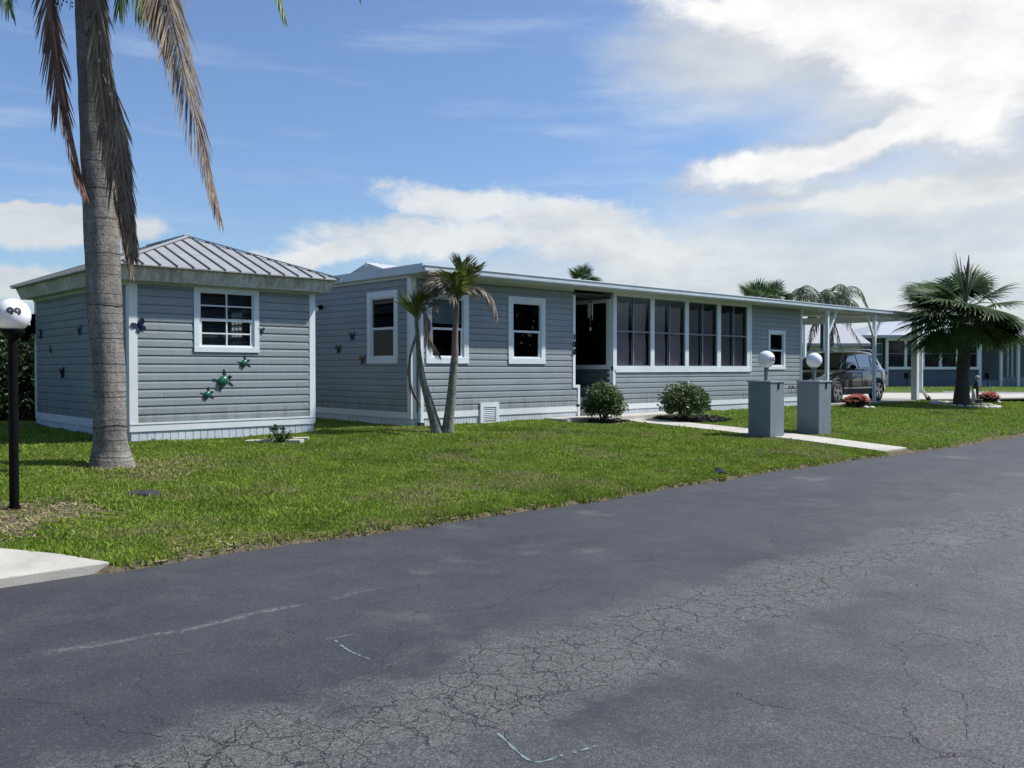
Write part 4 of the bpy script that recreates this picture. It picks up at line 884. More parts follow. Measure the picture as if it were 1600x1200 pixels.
frond(palm, FROND_G, PY([(145, -140, 11.6), (260, -290, 11.3), (360, -230, 11.0), (416, -70, 10.8), (446, 30, 10.7)]), n=90, L=.5, wd=.024, splay=.5, droop=.35, seed=33)
frond(palm, FROND_G, PY([(145, -140, 11.6), (300, -380, 11.8), (450, -300, 12.0), (540, -100, 12.1), (562, -8, 12.1)]), n=60, L=.5, wd=.024, splay=.5, droop=.3, seed=34)
frond(palm, FROND_G, PY([(125, -140, 11.6), (60, -260, 11.2), (0, -180, 10.9), (-2, -60, 10.7), (14, 12, 10.65)]), n=80, L=.6, wd=.024, splay=.7, droop=.4, seed=35)
frond(palm, FROND_G, PY([(145, -130, 11.6), (175, -230, 11.4), (200, -170, 11.3), (192, -40, 11.2), (186, 14, 11.2)]), n=44, L=.55, wd=.02, splay=.5, droop=.5, seed=36)
for k in range(9):
    a = k*.72+.3; e = Vector((math.cos(a), math.sin(a), 0)); R_ = 2.6+.5*(k % 3); hh = 1.5+.5*(k % 2); T = Vector(top)
    frond(palm, FROND_G, [T, T+e*.7+Vector((0, 0, hh*.8)), T+e*R_*.65+Vector((0, 0, hh)), T+e*R_+Vector((0, 0, hh*.45))], n=54, L=.65, wd=.03, splay=1.0, droop=.5, seed=50+k)
b = MB(); rr = random.Random(5)
for s in range(5):
    P = PY([(108+6*s, -80, 11.2), (100+5*s, -30, 11.1), (88+7*s, rr.uniform(-5, 24), 11.05)]); b.tube(catmull(P, 6), .004, 4, False)
    for j in range(16): q = catmull(P, 16)[j]+Vector((rr.uniform(-.05, .05), rr.uniform(-.05, .05), rr.uniform(-.05, .03))); b.sphere(q, .013, 6, 4)
b.build('fruit_cluster', M('dark_fruit', (.02, .03, .02), .5), palm)

# twin-stemmed little palm in front of the home
tw = thing('twin_palm', 'small wind-burnt palm with two leaning stems in front of the corner window', 'palm tree', (9.8, 12.46, .36), 'palm trees')
GREYBARK = M('slender_bark', (.10, .10, .085), .9, var=.4, vscale=14, bump=.7, bscale=50, col2=(.25, .245, .215))
b = MB(); lathe_trunk(b, PY([(684, 680, 15.8), (678, 655, 15.8), (668, 620, 15.78), (660, 590, 15.75), (655, 555, 15.72), (652, 520, 15.7), (650, 500, 15.7)]), [.115, .095, .075, .06, .045, .035, .03], 16); b.build('trunk', GREYBARK, tw, smooth=True)
b = MB(); lathe_trunk(b, PY([(699, 680, 15.85), (701, 655, 15.85), (705, 620, 15.85), (708, 585, 15.85), (710, 562, 15.85), (711, 555, 15.85)]), [.115, .095, .082, .070, .068, .060], 16); b.build('trunk', GREYBARK, tw, smooth=True)
b = MB(); lathe_trunk(b, PY([(711, 556, 15.85), (711, 530, 15.85), (712, 505, 15.85), (713, 480, 15.85), (715, 455, 15.85)]), [.066, .055, .050, .045, .02], 14, .0); b.build('crownshaft', M('pink_crownshaft', (.17, .10, .095), .6, var=.3, vscale=8, col2=(.22, .19, .16)), tw, smooth=True)
GT = M('burnt_green_frond', (.09, .14, .02), .6, island=.8, col2=(.26, .27, .06), trans=.3)
GD = M('wind_burnt_frond', (.13, .10, .08), .85, island=1.0, col2=(.38, .33, .28), trans=.15)
o0 = (714, 470, 15.85)
frond(tw, GT, PY([o0, (724, 450, 15.8), (732, 432, 15.75), (740, 420, 15.7)]), n=70, L=.40, wd=.026, splay=.85, droop=.2, seed=61)
frond(tw, GT, PY([o0, (717, 450, 15.8), (720, 430, 15.8), (722, 412, 15.8)]), n=70, L=.40, wd=.026, splay=.75, droop=.15, seed=62)
frond(tw, GT, PY([o0, (712, 452, 15.7), (708, 436, 15.6), (706, 428, 15.5)]), n=50, L=.38, wd=.026, splay=.9, droop=.3, seed=63)
frond(tw, GD, PY([o0, (720, 440, 15.8), (730, 424, 15.8), (736, 418, 15.8)]), n=26, L=.36, wd=.014, splay=.9, droop=.45, seed=64)
frond(tw, GD, PY([o0, (703, 455, 15.75), (692, 437, 15.7), (684, 428, 15.65)]), n=90, L=.50, wd=.022, splay=.6, droop=.6, rad=.03, seed=65)
frond(tw, GD, PY([o0, (706, 463, 15.7), (698, 452, 15.65), (688, 445, 15.6), (682, 450, 15.55)]), n=80, L=.52, wd=.022, splay=.6, droop=.6, rad=.03, seed=66)
frond(tw, GD, PY([o0, (725, 458, 15.8), (742, 450, 15.7), (758, 455, 15.6), (770, 472, 15.5), (775, 492, 15.45)]), n=110, L=.36, wd=.030, splay=.5, droop=.7, rad=.034, seed=67)['label'] = 'arching dead frond on the right'
l0 = (650, 503, 15.7)
frond(tw, GT, PY([l0, (648, 485, 15.65), (655, 470, 15.6), (668, 462, 15.5)]), n=80, L=.46, wd=.026, splay=.7, droop=.25, seed=71)
frond(tw, GT, PY([l0, (650, 488, 15.6), (654, 474, 15.55), (660, 466, 15.5)]), n=30, L=.30, wd=.03, splay=.4, droop=.2, seed=72)
frond(tw, GD, PY([(654, 485, 15.65), (664, 474, 15.6), (677, 473, 15.5), (684, 480, 15.45)]), n=36, L=.30, wd=.02, splay=.6, droop=.6, seed=73)
frond(tw, GD, PY([(652, 500, 15.6), (660, 485, 15.5), (666, 505, 15.45), (672, 530, 15.42), (686, 552, 15.4)]), n=110, L=.36, wd=.028, splay=.4, droop=.4, rad=.03, seed=74)
frond(tw, GD, PY([(653, 520, 15.65), (645, 540, 15.6), (640, 565, 15.6), (641, 595, 15.6), (646, 612, 15.62), (656, 632, 15.65)]), n=46, L=.26, wd=.03, splay=.14, droop=.25, rad=.03, seed=75)['label'] = 'dead frond hanging down the left stem'

# fan palm at the right
fp = thing('fan_palm', 'dark green fan palm with a stout trunk, inside a white stone ring', 'palm tree', (30.67, 11.42, .3), 'palm trees')
b = MB(); lathe_trunk(b, PY([(1503, 636, 29.2), (1503, 615, 29.2), (1505, 575, 29.25), (1508, 530, 29.3), (1510, 490, 29.3)]), [.30, .23, .20, .185, .18], 22, .03); b.build('trunk', DARKBARK, fp, smooth=True)
hub0 = cp(1510, 478, 29.3); rr = random.Random(8); Xc = Vector((CA, -SA, 0)); Yc = Vector((SA, CA, 0)); Zc = Vector((0, 0, 1))
leaves = []
for k in range(78):
    a = k*2.39996; el_ = -.75+1.85*((k*.618) % 1.0) ; ln = rr.uniform(1.1, 1.75); d = Vector((math.cos(a)*math.cos(el_), math.sin(a)*math.cos(el_), math.sin(el_)*.85)); leaves.append((d, ln))
for k, (d, ln) in enumerate(leaves):
    b = MB(); hub = hub0+d*ln*.72+Vector((0, 0, -.05)); fan(b, hub, d+Vector((0, 0, -.25)), rr.uniform(1.0, 1.35), seed=100+k, n=30, spread=4.0, droop=.42, pet=hub0, fold=.4); b.build('fan_leaf', FAN_G, fp)
for k, (px, py, dp) in enumerate(((1415, 500, 29.0), (1405, 548, 28.9), (1430, 555, 28.7), (1455, 540, 28.6), (1475, 560, 28.5), (1570, 545, 28.8), (1590, 530, 29.0), (1455, 500, 28.6), (1395, 515, 29.2), (1398, 492, 29.0), (1408, 474, 29.2), (1428, 462, 29.4), (1420, 488, 28.6), (1440, 500, 28.7), (1425, 520, 28.8), (1440, 478, 29.4), (1470, 452, 29.2), (1560, 452, 29.2), (1545, 525, 28.7), (1590, 470, 29.6), (1600, 500, 29.3), (1400, 530, 29.3), (1500, 425, 29.4))):
    b = MB(); hub = cp(px*.55+1510*.45, py*.55+478*.45, dp); fan(b, hub, (cp(px, py, dp)-hub0), 1.3, seed=300+k, n=34, spread=3.4, droop=.6, pet=hub0, fold=.4); b.build('fan_leaf', FAN_G, fp)
for k in range(9):
    a = k*.7; d = Vector((math.cos(a)*.45, math.sin(a)*.45, -1)); b = MB(); fan(b, hub0+d*.35+Vector((0, 0, .1)), d, 1.0, seed=400+k, n=22, spread=2.2, droop=.6, pet=hub0); b.build('dead_leaf', FAN_D, fp)
b = MB(); b.tube([cp(1510, 470, 29.3), cp(1512, 420, 29.3), cp(1514, 398, 29.3)], [.03, .05, .012], 6); b.tube([cp(1508, 470, 29.3), cp(1502, 420, 29.3), cp(1500, 401, 29.3)], [.02, .02, .006], 5); b.build('spear_leaf', FAN_D, fp)
# stone ring
b = MB(); rr = random.Random(3)
for k in range(26):
    a = k/26*6.283; c = Vector((30.75+1.02*math.cos(a), 11.4+.98*math.sin(a), 0)); c.z = gz(c.x, c.y)+.03; b.sphere(c, .10, 8, 6, (rr.uniform(.8, 1.5), rr.uniform(.8, 1.3), rr.uniform(.35, .6)))
tag(b.build('stone_ring', M('white_stones', (.55, .54, .50), .8, var=.3, vscale=6), org=(30.67, 11.4, .3)), 'low ring of white stones laid round the foot of the fan palm', 'stone edging')
# palms behind
def back_palm(px, py, Y, R, label, n=11, mat=None, gzv=.4, lean=0, tr=.16, sdd=0, sweep=None):
    c = cp(px, py, Y); t = thing('feather_palm', label, 'palm tree', (c.x, c.y, gzv), 'palm trees')
    b = MB(); lathe_trunk(b, [(c.x+lean, c.y, gzv-.1), (c.x+lean*.5, c.y, (gzv+c.z)/2), tuple(c)], [tr*1.3, tr, tr*.9], 14); b.build('trunk', DARKBARK, t, smooth=True)
    for k in range(n):
        a = k*6.283/n+.4+sdd; el_ = (.95, .35, .7)[k % 3]; e = Vector((math.cos(a), math.sin(a), 0)); b = MB()
        feather(b, [c, c+e*R*.35+Vector((0, 0, R*.45*el_)), c+e*R*.75+Vector((0, 0, R*(.55*el_-.05))), c+e*R*1.0+Vector((0, 0, R*(.35*el_-.35)))], n=44, L=R*.30, wd=.05, splay=1.1, droop=.7, rad=.03, seed=500+k+int(px)); b.build('frond', mat or PALE_G, t)
    return t, c
t_, c_ = back_palm(1289, 482, 40, 1.9, 'pale feather palm with arching fronds standing behind the carport', 15, lean=.1, tr=.22)
for k, (ex, ey) in enumerate(((1262, 545), (1330, 505), (1350, 545), (1318, 560), (1255, 510), (1300, 540))):
    b = MB(); e = cp(ex, ey, 39.5+k*.2); feather(b, [c_, (c_*2+e)/3+Vector((0, 0, .45)), (c_+e*2)/3+Vector((0, 0, .35)), e], n=40, L=.55, wd=.05, splay=1.0, droop=.7, seed=600+k); b.build('frond', PALE_G, t_)
def back_fan(px, py, Y, R, label, n=16, squash=1.0):
    c = cp(px, py, Y); t = thing('fan_palm', label, 'palm tree', (c.x, c.y, .4), 'palm trees'); b = MB(); b.tube([(c.x, c.y, .3), tuple(c)], [.2, .16], 10); b.build('trunk', DARKBARK, t)
    for k in range(n):
        a = k*2.4; el_ = -.2+1.5*((k*.618) % 1); d = Vector((math.cos(a)*math.cos(el_), math.sin(a)*math.cos(el_), math.sin(el_)*squash)); b = MB(); fan(b, c+d*R*.45, d, R*.62, seed=700+k+int(px), n=22, spread=3.8, droop=.4, pet=c); b.build('fan_leaf', FAN_G, t)
back_fan(1184, 470, 33, .95, 'fan palm whose dark crown shows over the roof near the carport')
back_fan(1212, 466, 34, .85, 'smaller fan palm showing over the roof just left of the pale feather palm')
back_fan(912, 440, 42, 1.0, 'lone fan palm top showing above the middle of the roof')
# bushes
LEAF = M('shrub_leaf', (.022, .050, .018), .45, island=.9, col2=(.16, .23, .08), trans=.25)
def leafcloud(b, c, rad, n, ls, rr, shell=.55, low=.0, lump=.22):
    c = Vector(c)
    for _ in range(n):
        d = Vector((rr.gauss(0, 1), rr.gauss(0, 1), rr.gauss(0, 1))).normalized()
        if d.z < -.55+low: continue
        k = (shell+(1-shell)*rr.random()**.6)*(1+lump*mnoise.noise(d*2.6+c*.9)*2)
        p = c+Vector((d.x*rad[0], d.y*rad[1], d.z*rad[2]))*k; L = ls*rr.uniform(.6, 1.3)
        t = (d*.7+Vector((rr.gauss(0, .7), rr.gauss(0, .7), rr.gauss(0, .5)+.2))).normalized(); s = t.cross(Vector((rr.gauss(0, 1), rr.gauss(0, 1), rr.gauss(0, 1)))).normalized()*L*.30
        b.add([p, p+t*L*.5-s, p+t*L, p+t*L*.5+s], [(0, 1, 2, 3)])
def stems(b, c, rad, n, rr):
    c = Vector(c)
    for _ in range(n):
        a = rr.uniform(0, 6.28); e = Vector((math.cos(a)*rad[0]*.7, math.sin(a)*rad[1]*.7, rr.uniform(.2, .8)*rad[2])); b.tube([(c.x, c.y, c.z-rad[2]*1.0), tuple(c+Vector((e.x*.4, e.y*.4, -rad[2]*.4))), tuple(c+e)], [.018, .012, .004], 5, False)
def bush(name, label, px, py, Y, rad, zc_, n, flecks, seed, grp=None):
    c = cp(px, py, Y); c.z = zc_; rr = random.Random(seed); t = thing(name, label, 'shrub', (c.x, c.y, gz(c.x, c.y)), grp)
    b = MB(); stems(b, c, rad, 26, rr); b.build('stem', DARKBARK, t)
    b = MB(); leafcloud(b, c, rad, n, .065, rr, .35); b.build('foliage', LEAF, t)
    b = MB()
    for _ in range(flecks):
        d = Vector((rr.gauss(0, 1), rr.gauss(0, 1), rr.gauss(0, 1)+.5)).normalized(); p = c+Vector((d.x*rad[0], d.y*rad[1], d.z*rad[2]))*rr.uniform(.92, 1.08)
        for j in range(4):
            a = j*1.57+rr.random(); q = Vector((math.cos(a), math.sin(a), .4))*.022; s = Vector((-math.sin(a), math.cos(a), 0))*.011; b.add([p, p+q-s, p+q*1.4, p+q+s], [(0, 1, 2, 3)])
    b.build('blossom', M('pale_blossom', (.50, .52, .30), .7), t)
bush('flowering_shrub', 'round green shrub with pale flecks in front of the entry steps', 943, 632, 19.0, (.42, .42, .44), .74, 6500, 260, 1, 'clipped shrubs by the front path')
bush('flowering_shrub', 'wider green shrub with a pale bloom at its right, in the black mulch bed', 1070, 632, 20.0, (.53, .5, .42), .72, 7000, 240, 2, 'clipped shrubs by the front path')
b = MB(); c = cp(1112, 632, 19.9)
for j in range(12):
    a = j*.55; q = Vector((math.cos(a), math.sin(a), math.sin(a*3)*.5))*.05; b.add([c, c+q*.6+Vector((0, 0, .02)), c+q, c+q*.6-Vector((0, 0, .02))], [(0, 1, 2, 3)])
# mulch
MULCH = M('black_mulch', (.012, .011, .012), .85, island=1.0, col2=(.05, .04, .038))
b = MB(); rr = random.Random(12)
for _ in range(2600):
    if rr.random() < .85: u = rr.uniform(16.15, 17.9); v = rr.uniform(11.4, 13.3); ok = (u-17.0)**2/.85**2+(v-12.3)**2/.9**2 < 1
    else: u = rr.uniform(14.1, 15.0); v = rr.uniform(12.45, 12.85); ok = True
    if not ok: continue
    z = gz(u, v)+rr.uniform(.0, .06); L = rr.uniform(.02, .05); a = rr.uniform(0, 3.1); d = Vector((math.cos(a), math.sin(a), rr.uniform(-.4, .4)))*L; n = Vector((-math.sin(a), math.cos(a), rr.uniform(-.3, .3)))*L*.4; up = Vector((0, 0, .012)); p = Vector((u, v, z))
    b.add([p-d-n, p+d-n, p+d+n, p-d+n, p-d-n+up, p+d-n+up, p+d+n+up, p-d+n+up], [(4, 5, 6, 7), (0, 1, 5, 4), (1, 2, 6, 5), (2, 3, 7, 6), (3, 0, 4, 7)])
tag(b.build('mulch_bed', MULCH), 'black bark mulch spread under the shrub beside the front path', 'mulch', kind='stuff')
# little planter by the shed with pavers round it
plc = cp(437, 690, 13.75); plc.z = gz(plc.x, plc.y); pt = thing('young_shrub', 'small dark-leaved young shrub between pale pavers in front of the shed', 'shrub', tuple(plc)); rr = random.Random(4)
b = MB()
for _ in range(26):
    a = rr.uniform(0, 6.28); hgt = rr.uniform(.08, .30); r_ = rr.uniform(.03, .24)*(1-hgt*1.6 if hgt < .5 else .2); e = plc+Vector((math.cos(a)*r_, math.sin(a)*r_, hgt)); b.tube([tuple(plc), tuple(e)], .004, 4, False)
    for j in range(7):
        aa = rr.uniform(0, 6.28); t = Vector((math.cos(aa), math.sin(aa), rr.uniform(.0, .9))).normalized()*rr.uniform(.05, .10); s = t.cross(Vector((0, 0, 1))).normalized()*.018; q = e+Vector((0, 0, -rr.uniform(0, .06))); b.add([q, q+t*.5-s, q+t, q+t*.5+s], [(0, 1, 2, 3)])
b.build('foliage', M('dark_glossy_leaf', (.015, .04, .018), .4, island=.8, col2=(.04, .075, .035)), pt)
for (px, py, Y, wx, wy, rot, lab) in ((406, 687, 13.7, .34, .18, .1, 'pale concrete paver tilted at the left of the young shrub'), (459, 688, 13.85, .22, .18, -.15, 'short pale paver just right of the young shrub'), (470, 684, 14.15, .20, .16, .2, 'rounded pale paver farthest right, toward the shed corner')):
    c = cp(px, py, Y); c.z = gz(c.x, c.y)+.02; e = Vector((math.cos(-YAW+rot), math.sin(-YAW+rot), .02)); n = Vector((-e.y, e.x, 0)); b = MB()
    b.obox(tuple(c), tuple(e), tuple(n), -wx/1.6, wx/1.6, -wy/2, wy/2, -.03, .045); tag(b.build('paver', CONC, org=tuple(c), bevel=.012), lab, 'paver', 'pavers round the young shrub')
# coral flower clumps
def flowers(px, py, Y, rad, label, seed):
    c = cp(px, py, Y); c.z = gz(c.x, c.y)+rad[2]*.6; rr = random.Random(seed); t = thing('flower_clump', label, 'flowers', (c.x, c.y, c.z-rad[2]*.6), 'coral flower clumps on the far lawn')
    b = MB(); leafcloud(b, c, (rad[0]*.9, rad[1]*.9, rad[2]*.8), 1100, .09, rr, .3); b.build('foliage', M('bronze_leaf', (.03, .018, .02), .5, island=.8, col2=(.07, .05, .035)), t)
    b = MB()
    for _ in range(130):
        d = Vector((rr.gauss(0, 1), rr.gauss(0, 1), abs(rr.gauss(0, 1))+.1)).normalized(); p = c+Vector((d.x*rad[0], d.y*rad[1], d.z*rad[2])); s = rr.uniform(.03, .055)
        for j in range(5): a = j*1.257+rr.random(); q = (Vector((math.cos(a), math.sin(a), .5))+d*.5)*s; w_ = Vector((-math.sin(a), math.cos(a), 0))*s*.5; b.add([p, p+q-w_, p+q*1.3, p+q+w_], [(0, 1, 2, 3)])
    b.build('blossom', M('coral_petal', (.55, .15, .15), .6, island=1.0, col2=(.80, .40, .33), trans=.2), t)
flowers(1339, 632, 26.7, (.42, .32, .22), 'clump of coral pink flowers in front of the parked car', 5)
flowers(1545, 623, 31.6, (.40, .3, .21), 'clump of coral orange flowers right of the fan palm', 6)
b = MB(); rr = random.Random(9)
for px, py, Y in ((1362, 639, 26.3), (1353, 640, 26.3), (1560, 630, 31.4), (1528, 628, 30.4), (1524, 624, 30.2)):
    c = cp(px, py, Y); c.z = gz(c.x, c.y)+.03
    b = MB(); b.sphere(c, .09, 10, 7, (1.3, .9, .6)); tag(b.build('garden_stone', MATS['white_stones'], org=tuple(c), smooth=True), {1362: 'pale stone at the right foot of the pink flower clump', 1353: 'pale stone under the middle of the pink flower clump', 1560: 'pale stone at the foot of the orange flower clump', 1528: 'white stone just right of the fan palm ring', 1524: 'white stone at the feet of the garden statue'}[px], 'stone', 'loose garden stones')
# dark garden statue and a small dark pot beside the fan palm
c = cp(1524, 618, 30.6); c.z = gz(c.x, c.y); sta = thing('garden_statue', 'dark slender bird statue with a pale head, right of the fan palm trunk', 'statue', tuple(c))
b = MB(); x, y, z = c; b.tube([(x, y, z), (x, y, z+.06), (x, y, z+.25), (x, y, z+.5), (x+.02, y-.02, z+.72), (x+.03, y-.03, z+.84)], [.09, .06, .10, .11, .07, .04], 12); b.build('body', M('statue_dark', (.02, .02, .02), .5), sta, smooth=True)
b = MB(); b.sphere((x+.04, y-.04, z+.90), .06, 10, 8, (1, 1, 1.1)); b.tube([(x+.04, y-.04, z+.9), (x+.12, y-.12, z+.93)], [.02, .004], 6); b.build('head', M('statue_pale', (.45, .46, .46), .6), sta, smooth=True)
b = MB(); b.tube([(x-.14, y, z), (x-.14, y, z+.2), (x-.13, y, z+.5)], [.09, .08, .05], 10); tag(b.build('garden_figurine', MATS['statue_pale'], org=(x-.14, y, z), smooth=True), 'short pale figurine between the fan palm trunk and the dark statue', 'figurine')
c = cp(1529, 630, 30.0); c.z = gz(c.x, c.y); b = MB(); b.tube([tuple(c), (c.x, c.y, c.z+.16), (c.x, c.y, c.z+.18)], [.10, .13, .14], 14); tag(b.build('flower_pot', M('slate_pot', (.06, .065, .07), .6), org=tuple(c)), 'small slate grey pot on the ground by the fan palm stones', 'pot')
# hedge behind the shed
hc = cp(20, 600, 19.2); t = thing('hedge', 'dense dark hedge behind the numbered lamp and the shed', 'hedge', (hc.x-.6, hc.y+.6, .45)); rr = random.Random(14); b = MB()
for k in range(15):
    u = 1.0+k*.36; v = 20.6+.2*math.sin(k*1.9); leafcloud(b, (u, v, 1.15+.10*math.sin(k*2.3)), (.55, .8, 1.05+.15*math.sin(k*1.3)), 3600, .11, rr, .25, -.4, .3)
b.build('foliage', M('hedge_leaf', (.012, .028, .012), .5, island=.8, col2=(.06, .11, .03), trans=.15), t)
b = MB()
for k in range(20): u = 1.0+k*.28; b.tube([(u, 20.6, .4), (u+.1, 20.6, 1.6)], [.03, .012], 5, False)
b.build('stem', DARKBARK, t)

# ------------------------------------------------------------------ parked car (nose towards -X, near flank at y = 13.62)
car = thing('parked_car', 'dark grey family SUV parked nose-in under the white carport', 'car', (27.9, 14.53, .432))
CX, CY, CZ, HWD = 25.55, 14.53, .432, .92
PAINT = M('dark_grey_paint', (.013, .014, .017), .2, .3, coat=1.0)
SILVER = M('bright_trim', (.65, .66, .68), .25, .9)
def P_(x, w_, z): return (CX+x, CY+w_, CZ+z)
# body shell: stations along the length (x, half width, sill z, waist z, top z)
st_ = [(0.0, .60, .42, .62, .70), (.04, .74, .28, .70, .80), (.15, .84, .22, .80, .90), (.45, .90, .22, .90, .98), (.95, .92, .24, .97, 1.03), (1.35, .925, .25, 1.0, 1.07), (2.2, .93, .25, 1.01, 1.06), (3.2, .93, .25, 1.03, 1.08), (3.9, .92, .26, 1.05, 1.10), (4.3, .90, .28, 1.05, 1.10), (4.46, .84, .34, 1.02, 1.07), (4.52, .70, .45, .95, 1.0)]
b = MB(); prof = lambda hw, s_, wz, tz: [(-hw*.80, s_), (-hw*.97, s_+.06), (-hw, .5), (-hw*.995, .70), (-hw*.985, wz-.10), (-hw*.95, wz), (-hw*.86, tz-.02), (-hw*.45, tz+.015), (0, tz+.02)]
rings_ = []
for x, hw, s_, wz, tz in st_:
    p = prof(hw, s_, wz, tz); rings_.append([P_(x, a, z) for a, z in p]+[P_(x, -a, z) for a, z in p[-2::-1]])
n_ = len(rings_[0]); b.add([q for r_ in rings_ for q in r_], [(i*n_+j, i*n_+(j+1) % n_, (i+1)*n_+(j+1) % n_, (i+1)*n_+j) for i in range(len(rings_)-1) for j in range(n_)]+[tuple(range(n_)), tuple((len(rings_)-1)*n_+j for j in range(n_))[::-1]])
body = b.build('body', PAINT, car, smooth=True); m = body.modifiers.new('wheel_wells', 'BOOLEAN')
# greenhouse
gh = [(1.22, .80, 1.04, 1.05, .78), (1.62, .80, 1.05, 1.34, .70), (2.02, .80, 1.05, 1.58, .63), (2.5, .80, 1.05, 1.635, .62), (3.3, .80, 1.06, 1.64, .62), (3.9, .79, 1.07, 1.60, .61), (4.12, .79, 1.07, 1.52, .61), (4.42, .76, 1.06, 1.10, .68)]
b = MB(); R2 = []
for x, hw, zb, zt, ht in gh: R2.append([P_(x, -hw, zb), P_(x, -(hw+ht)/2-.01, (zb+zt)/2), P_(x, -ht-.03, zt-.05), P_(x, -ht+.05, zt), P_(x, 0, zt+.025), P_(x, ht-.05, zt), P_(x, ht+.03, zt-.05), P_(x, (hw+ht)/2+.01, (zb+zt)/2), P_(x, hw, zb)])
n_ = 9; b.add([q for r_ in R2 for q in r_], [(i*n_+j, i*n_+j+1, (i+1)*n_+j+1, (i+1)*n_+j) for i in range(len(R2)-1) for j in range(n_-1)]+[tuple(range(n_))[::-1], tuple((len(R2)-1)*n_+j for j in range(n_))])
b.build('cabin', PAINT, car, smooth=True)
def glassq(name, pts, mat=None, d=.012, nrm=(0, -1, 0)):
    b = MB(); n = Vector(nrm).normalized()*d; k = len(pts); f = [Vector(P_(*p))+n for p in pts]; g = [q-n*.6 for q in f]
    b.add(f+g, [tuple(range(k)), tuple(range(2*k-1, k-1, -1))]+[(i, k+i, k+(i+1) % k, (i+1) % k) for i in range(k)]); return b.build(name, mat or CGL, car)
CGL = M('tinted_car_glass', (.012, .014, .016), .04, coat=.6, spec=.9)
CGL2 = M('side_car_glass', (.06, .10, .10), .05, spec=1.0, coat=1.0)
for s in (-1, 1):
    o = lambda x, z: (x, s*(.80-(z-1.05)*.31+.012), z)
    glassq('side_window', [o(1.62, 1.10), o(2.52, 1.10), o(2.50, 1.55), o(2.10, 1.53), o(1.86, 1.36)], CGL2, .016, (0, s, .3)); glassq('side_window', [o(2.58, 1.10), o(3.42, 1.12), o(3.46, 1.54), o(2.56, 1.55)], CGL2, .016, (0, s, .3)); glassq('side_window', [o(3.50, 1.13), o(4.02, 1.20), o(3.96, 1.45), o(3.54, 1.53)], CGL2, .016, (0, s, .3))
glassq('windscreen', [(1.25, -.72, 1.08), (1.25, .72, 1.08), (1.63, .68, 1.33), (1.98, .58, 1.56), (1.98, -.58, 1.56), (1.63, -.68, 1.33)], CGL, .03, (-.6, 0, .7))
glassq('rear_window', [(4.14, -.56, 1.48), (4.14, .56, 1.48), (4.40, .62, 1.16), (4.40, -.62, 1.16)], CGL, .03, (.9, 0, .4))
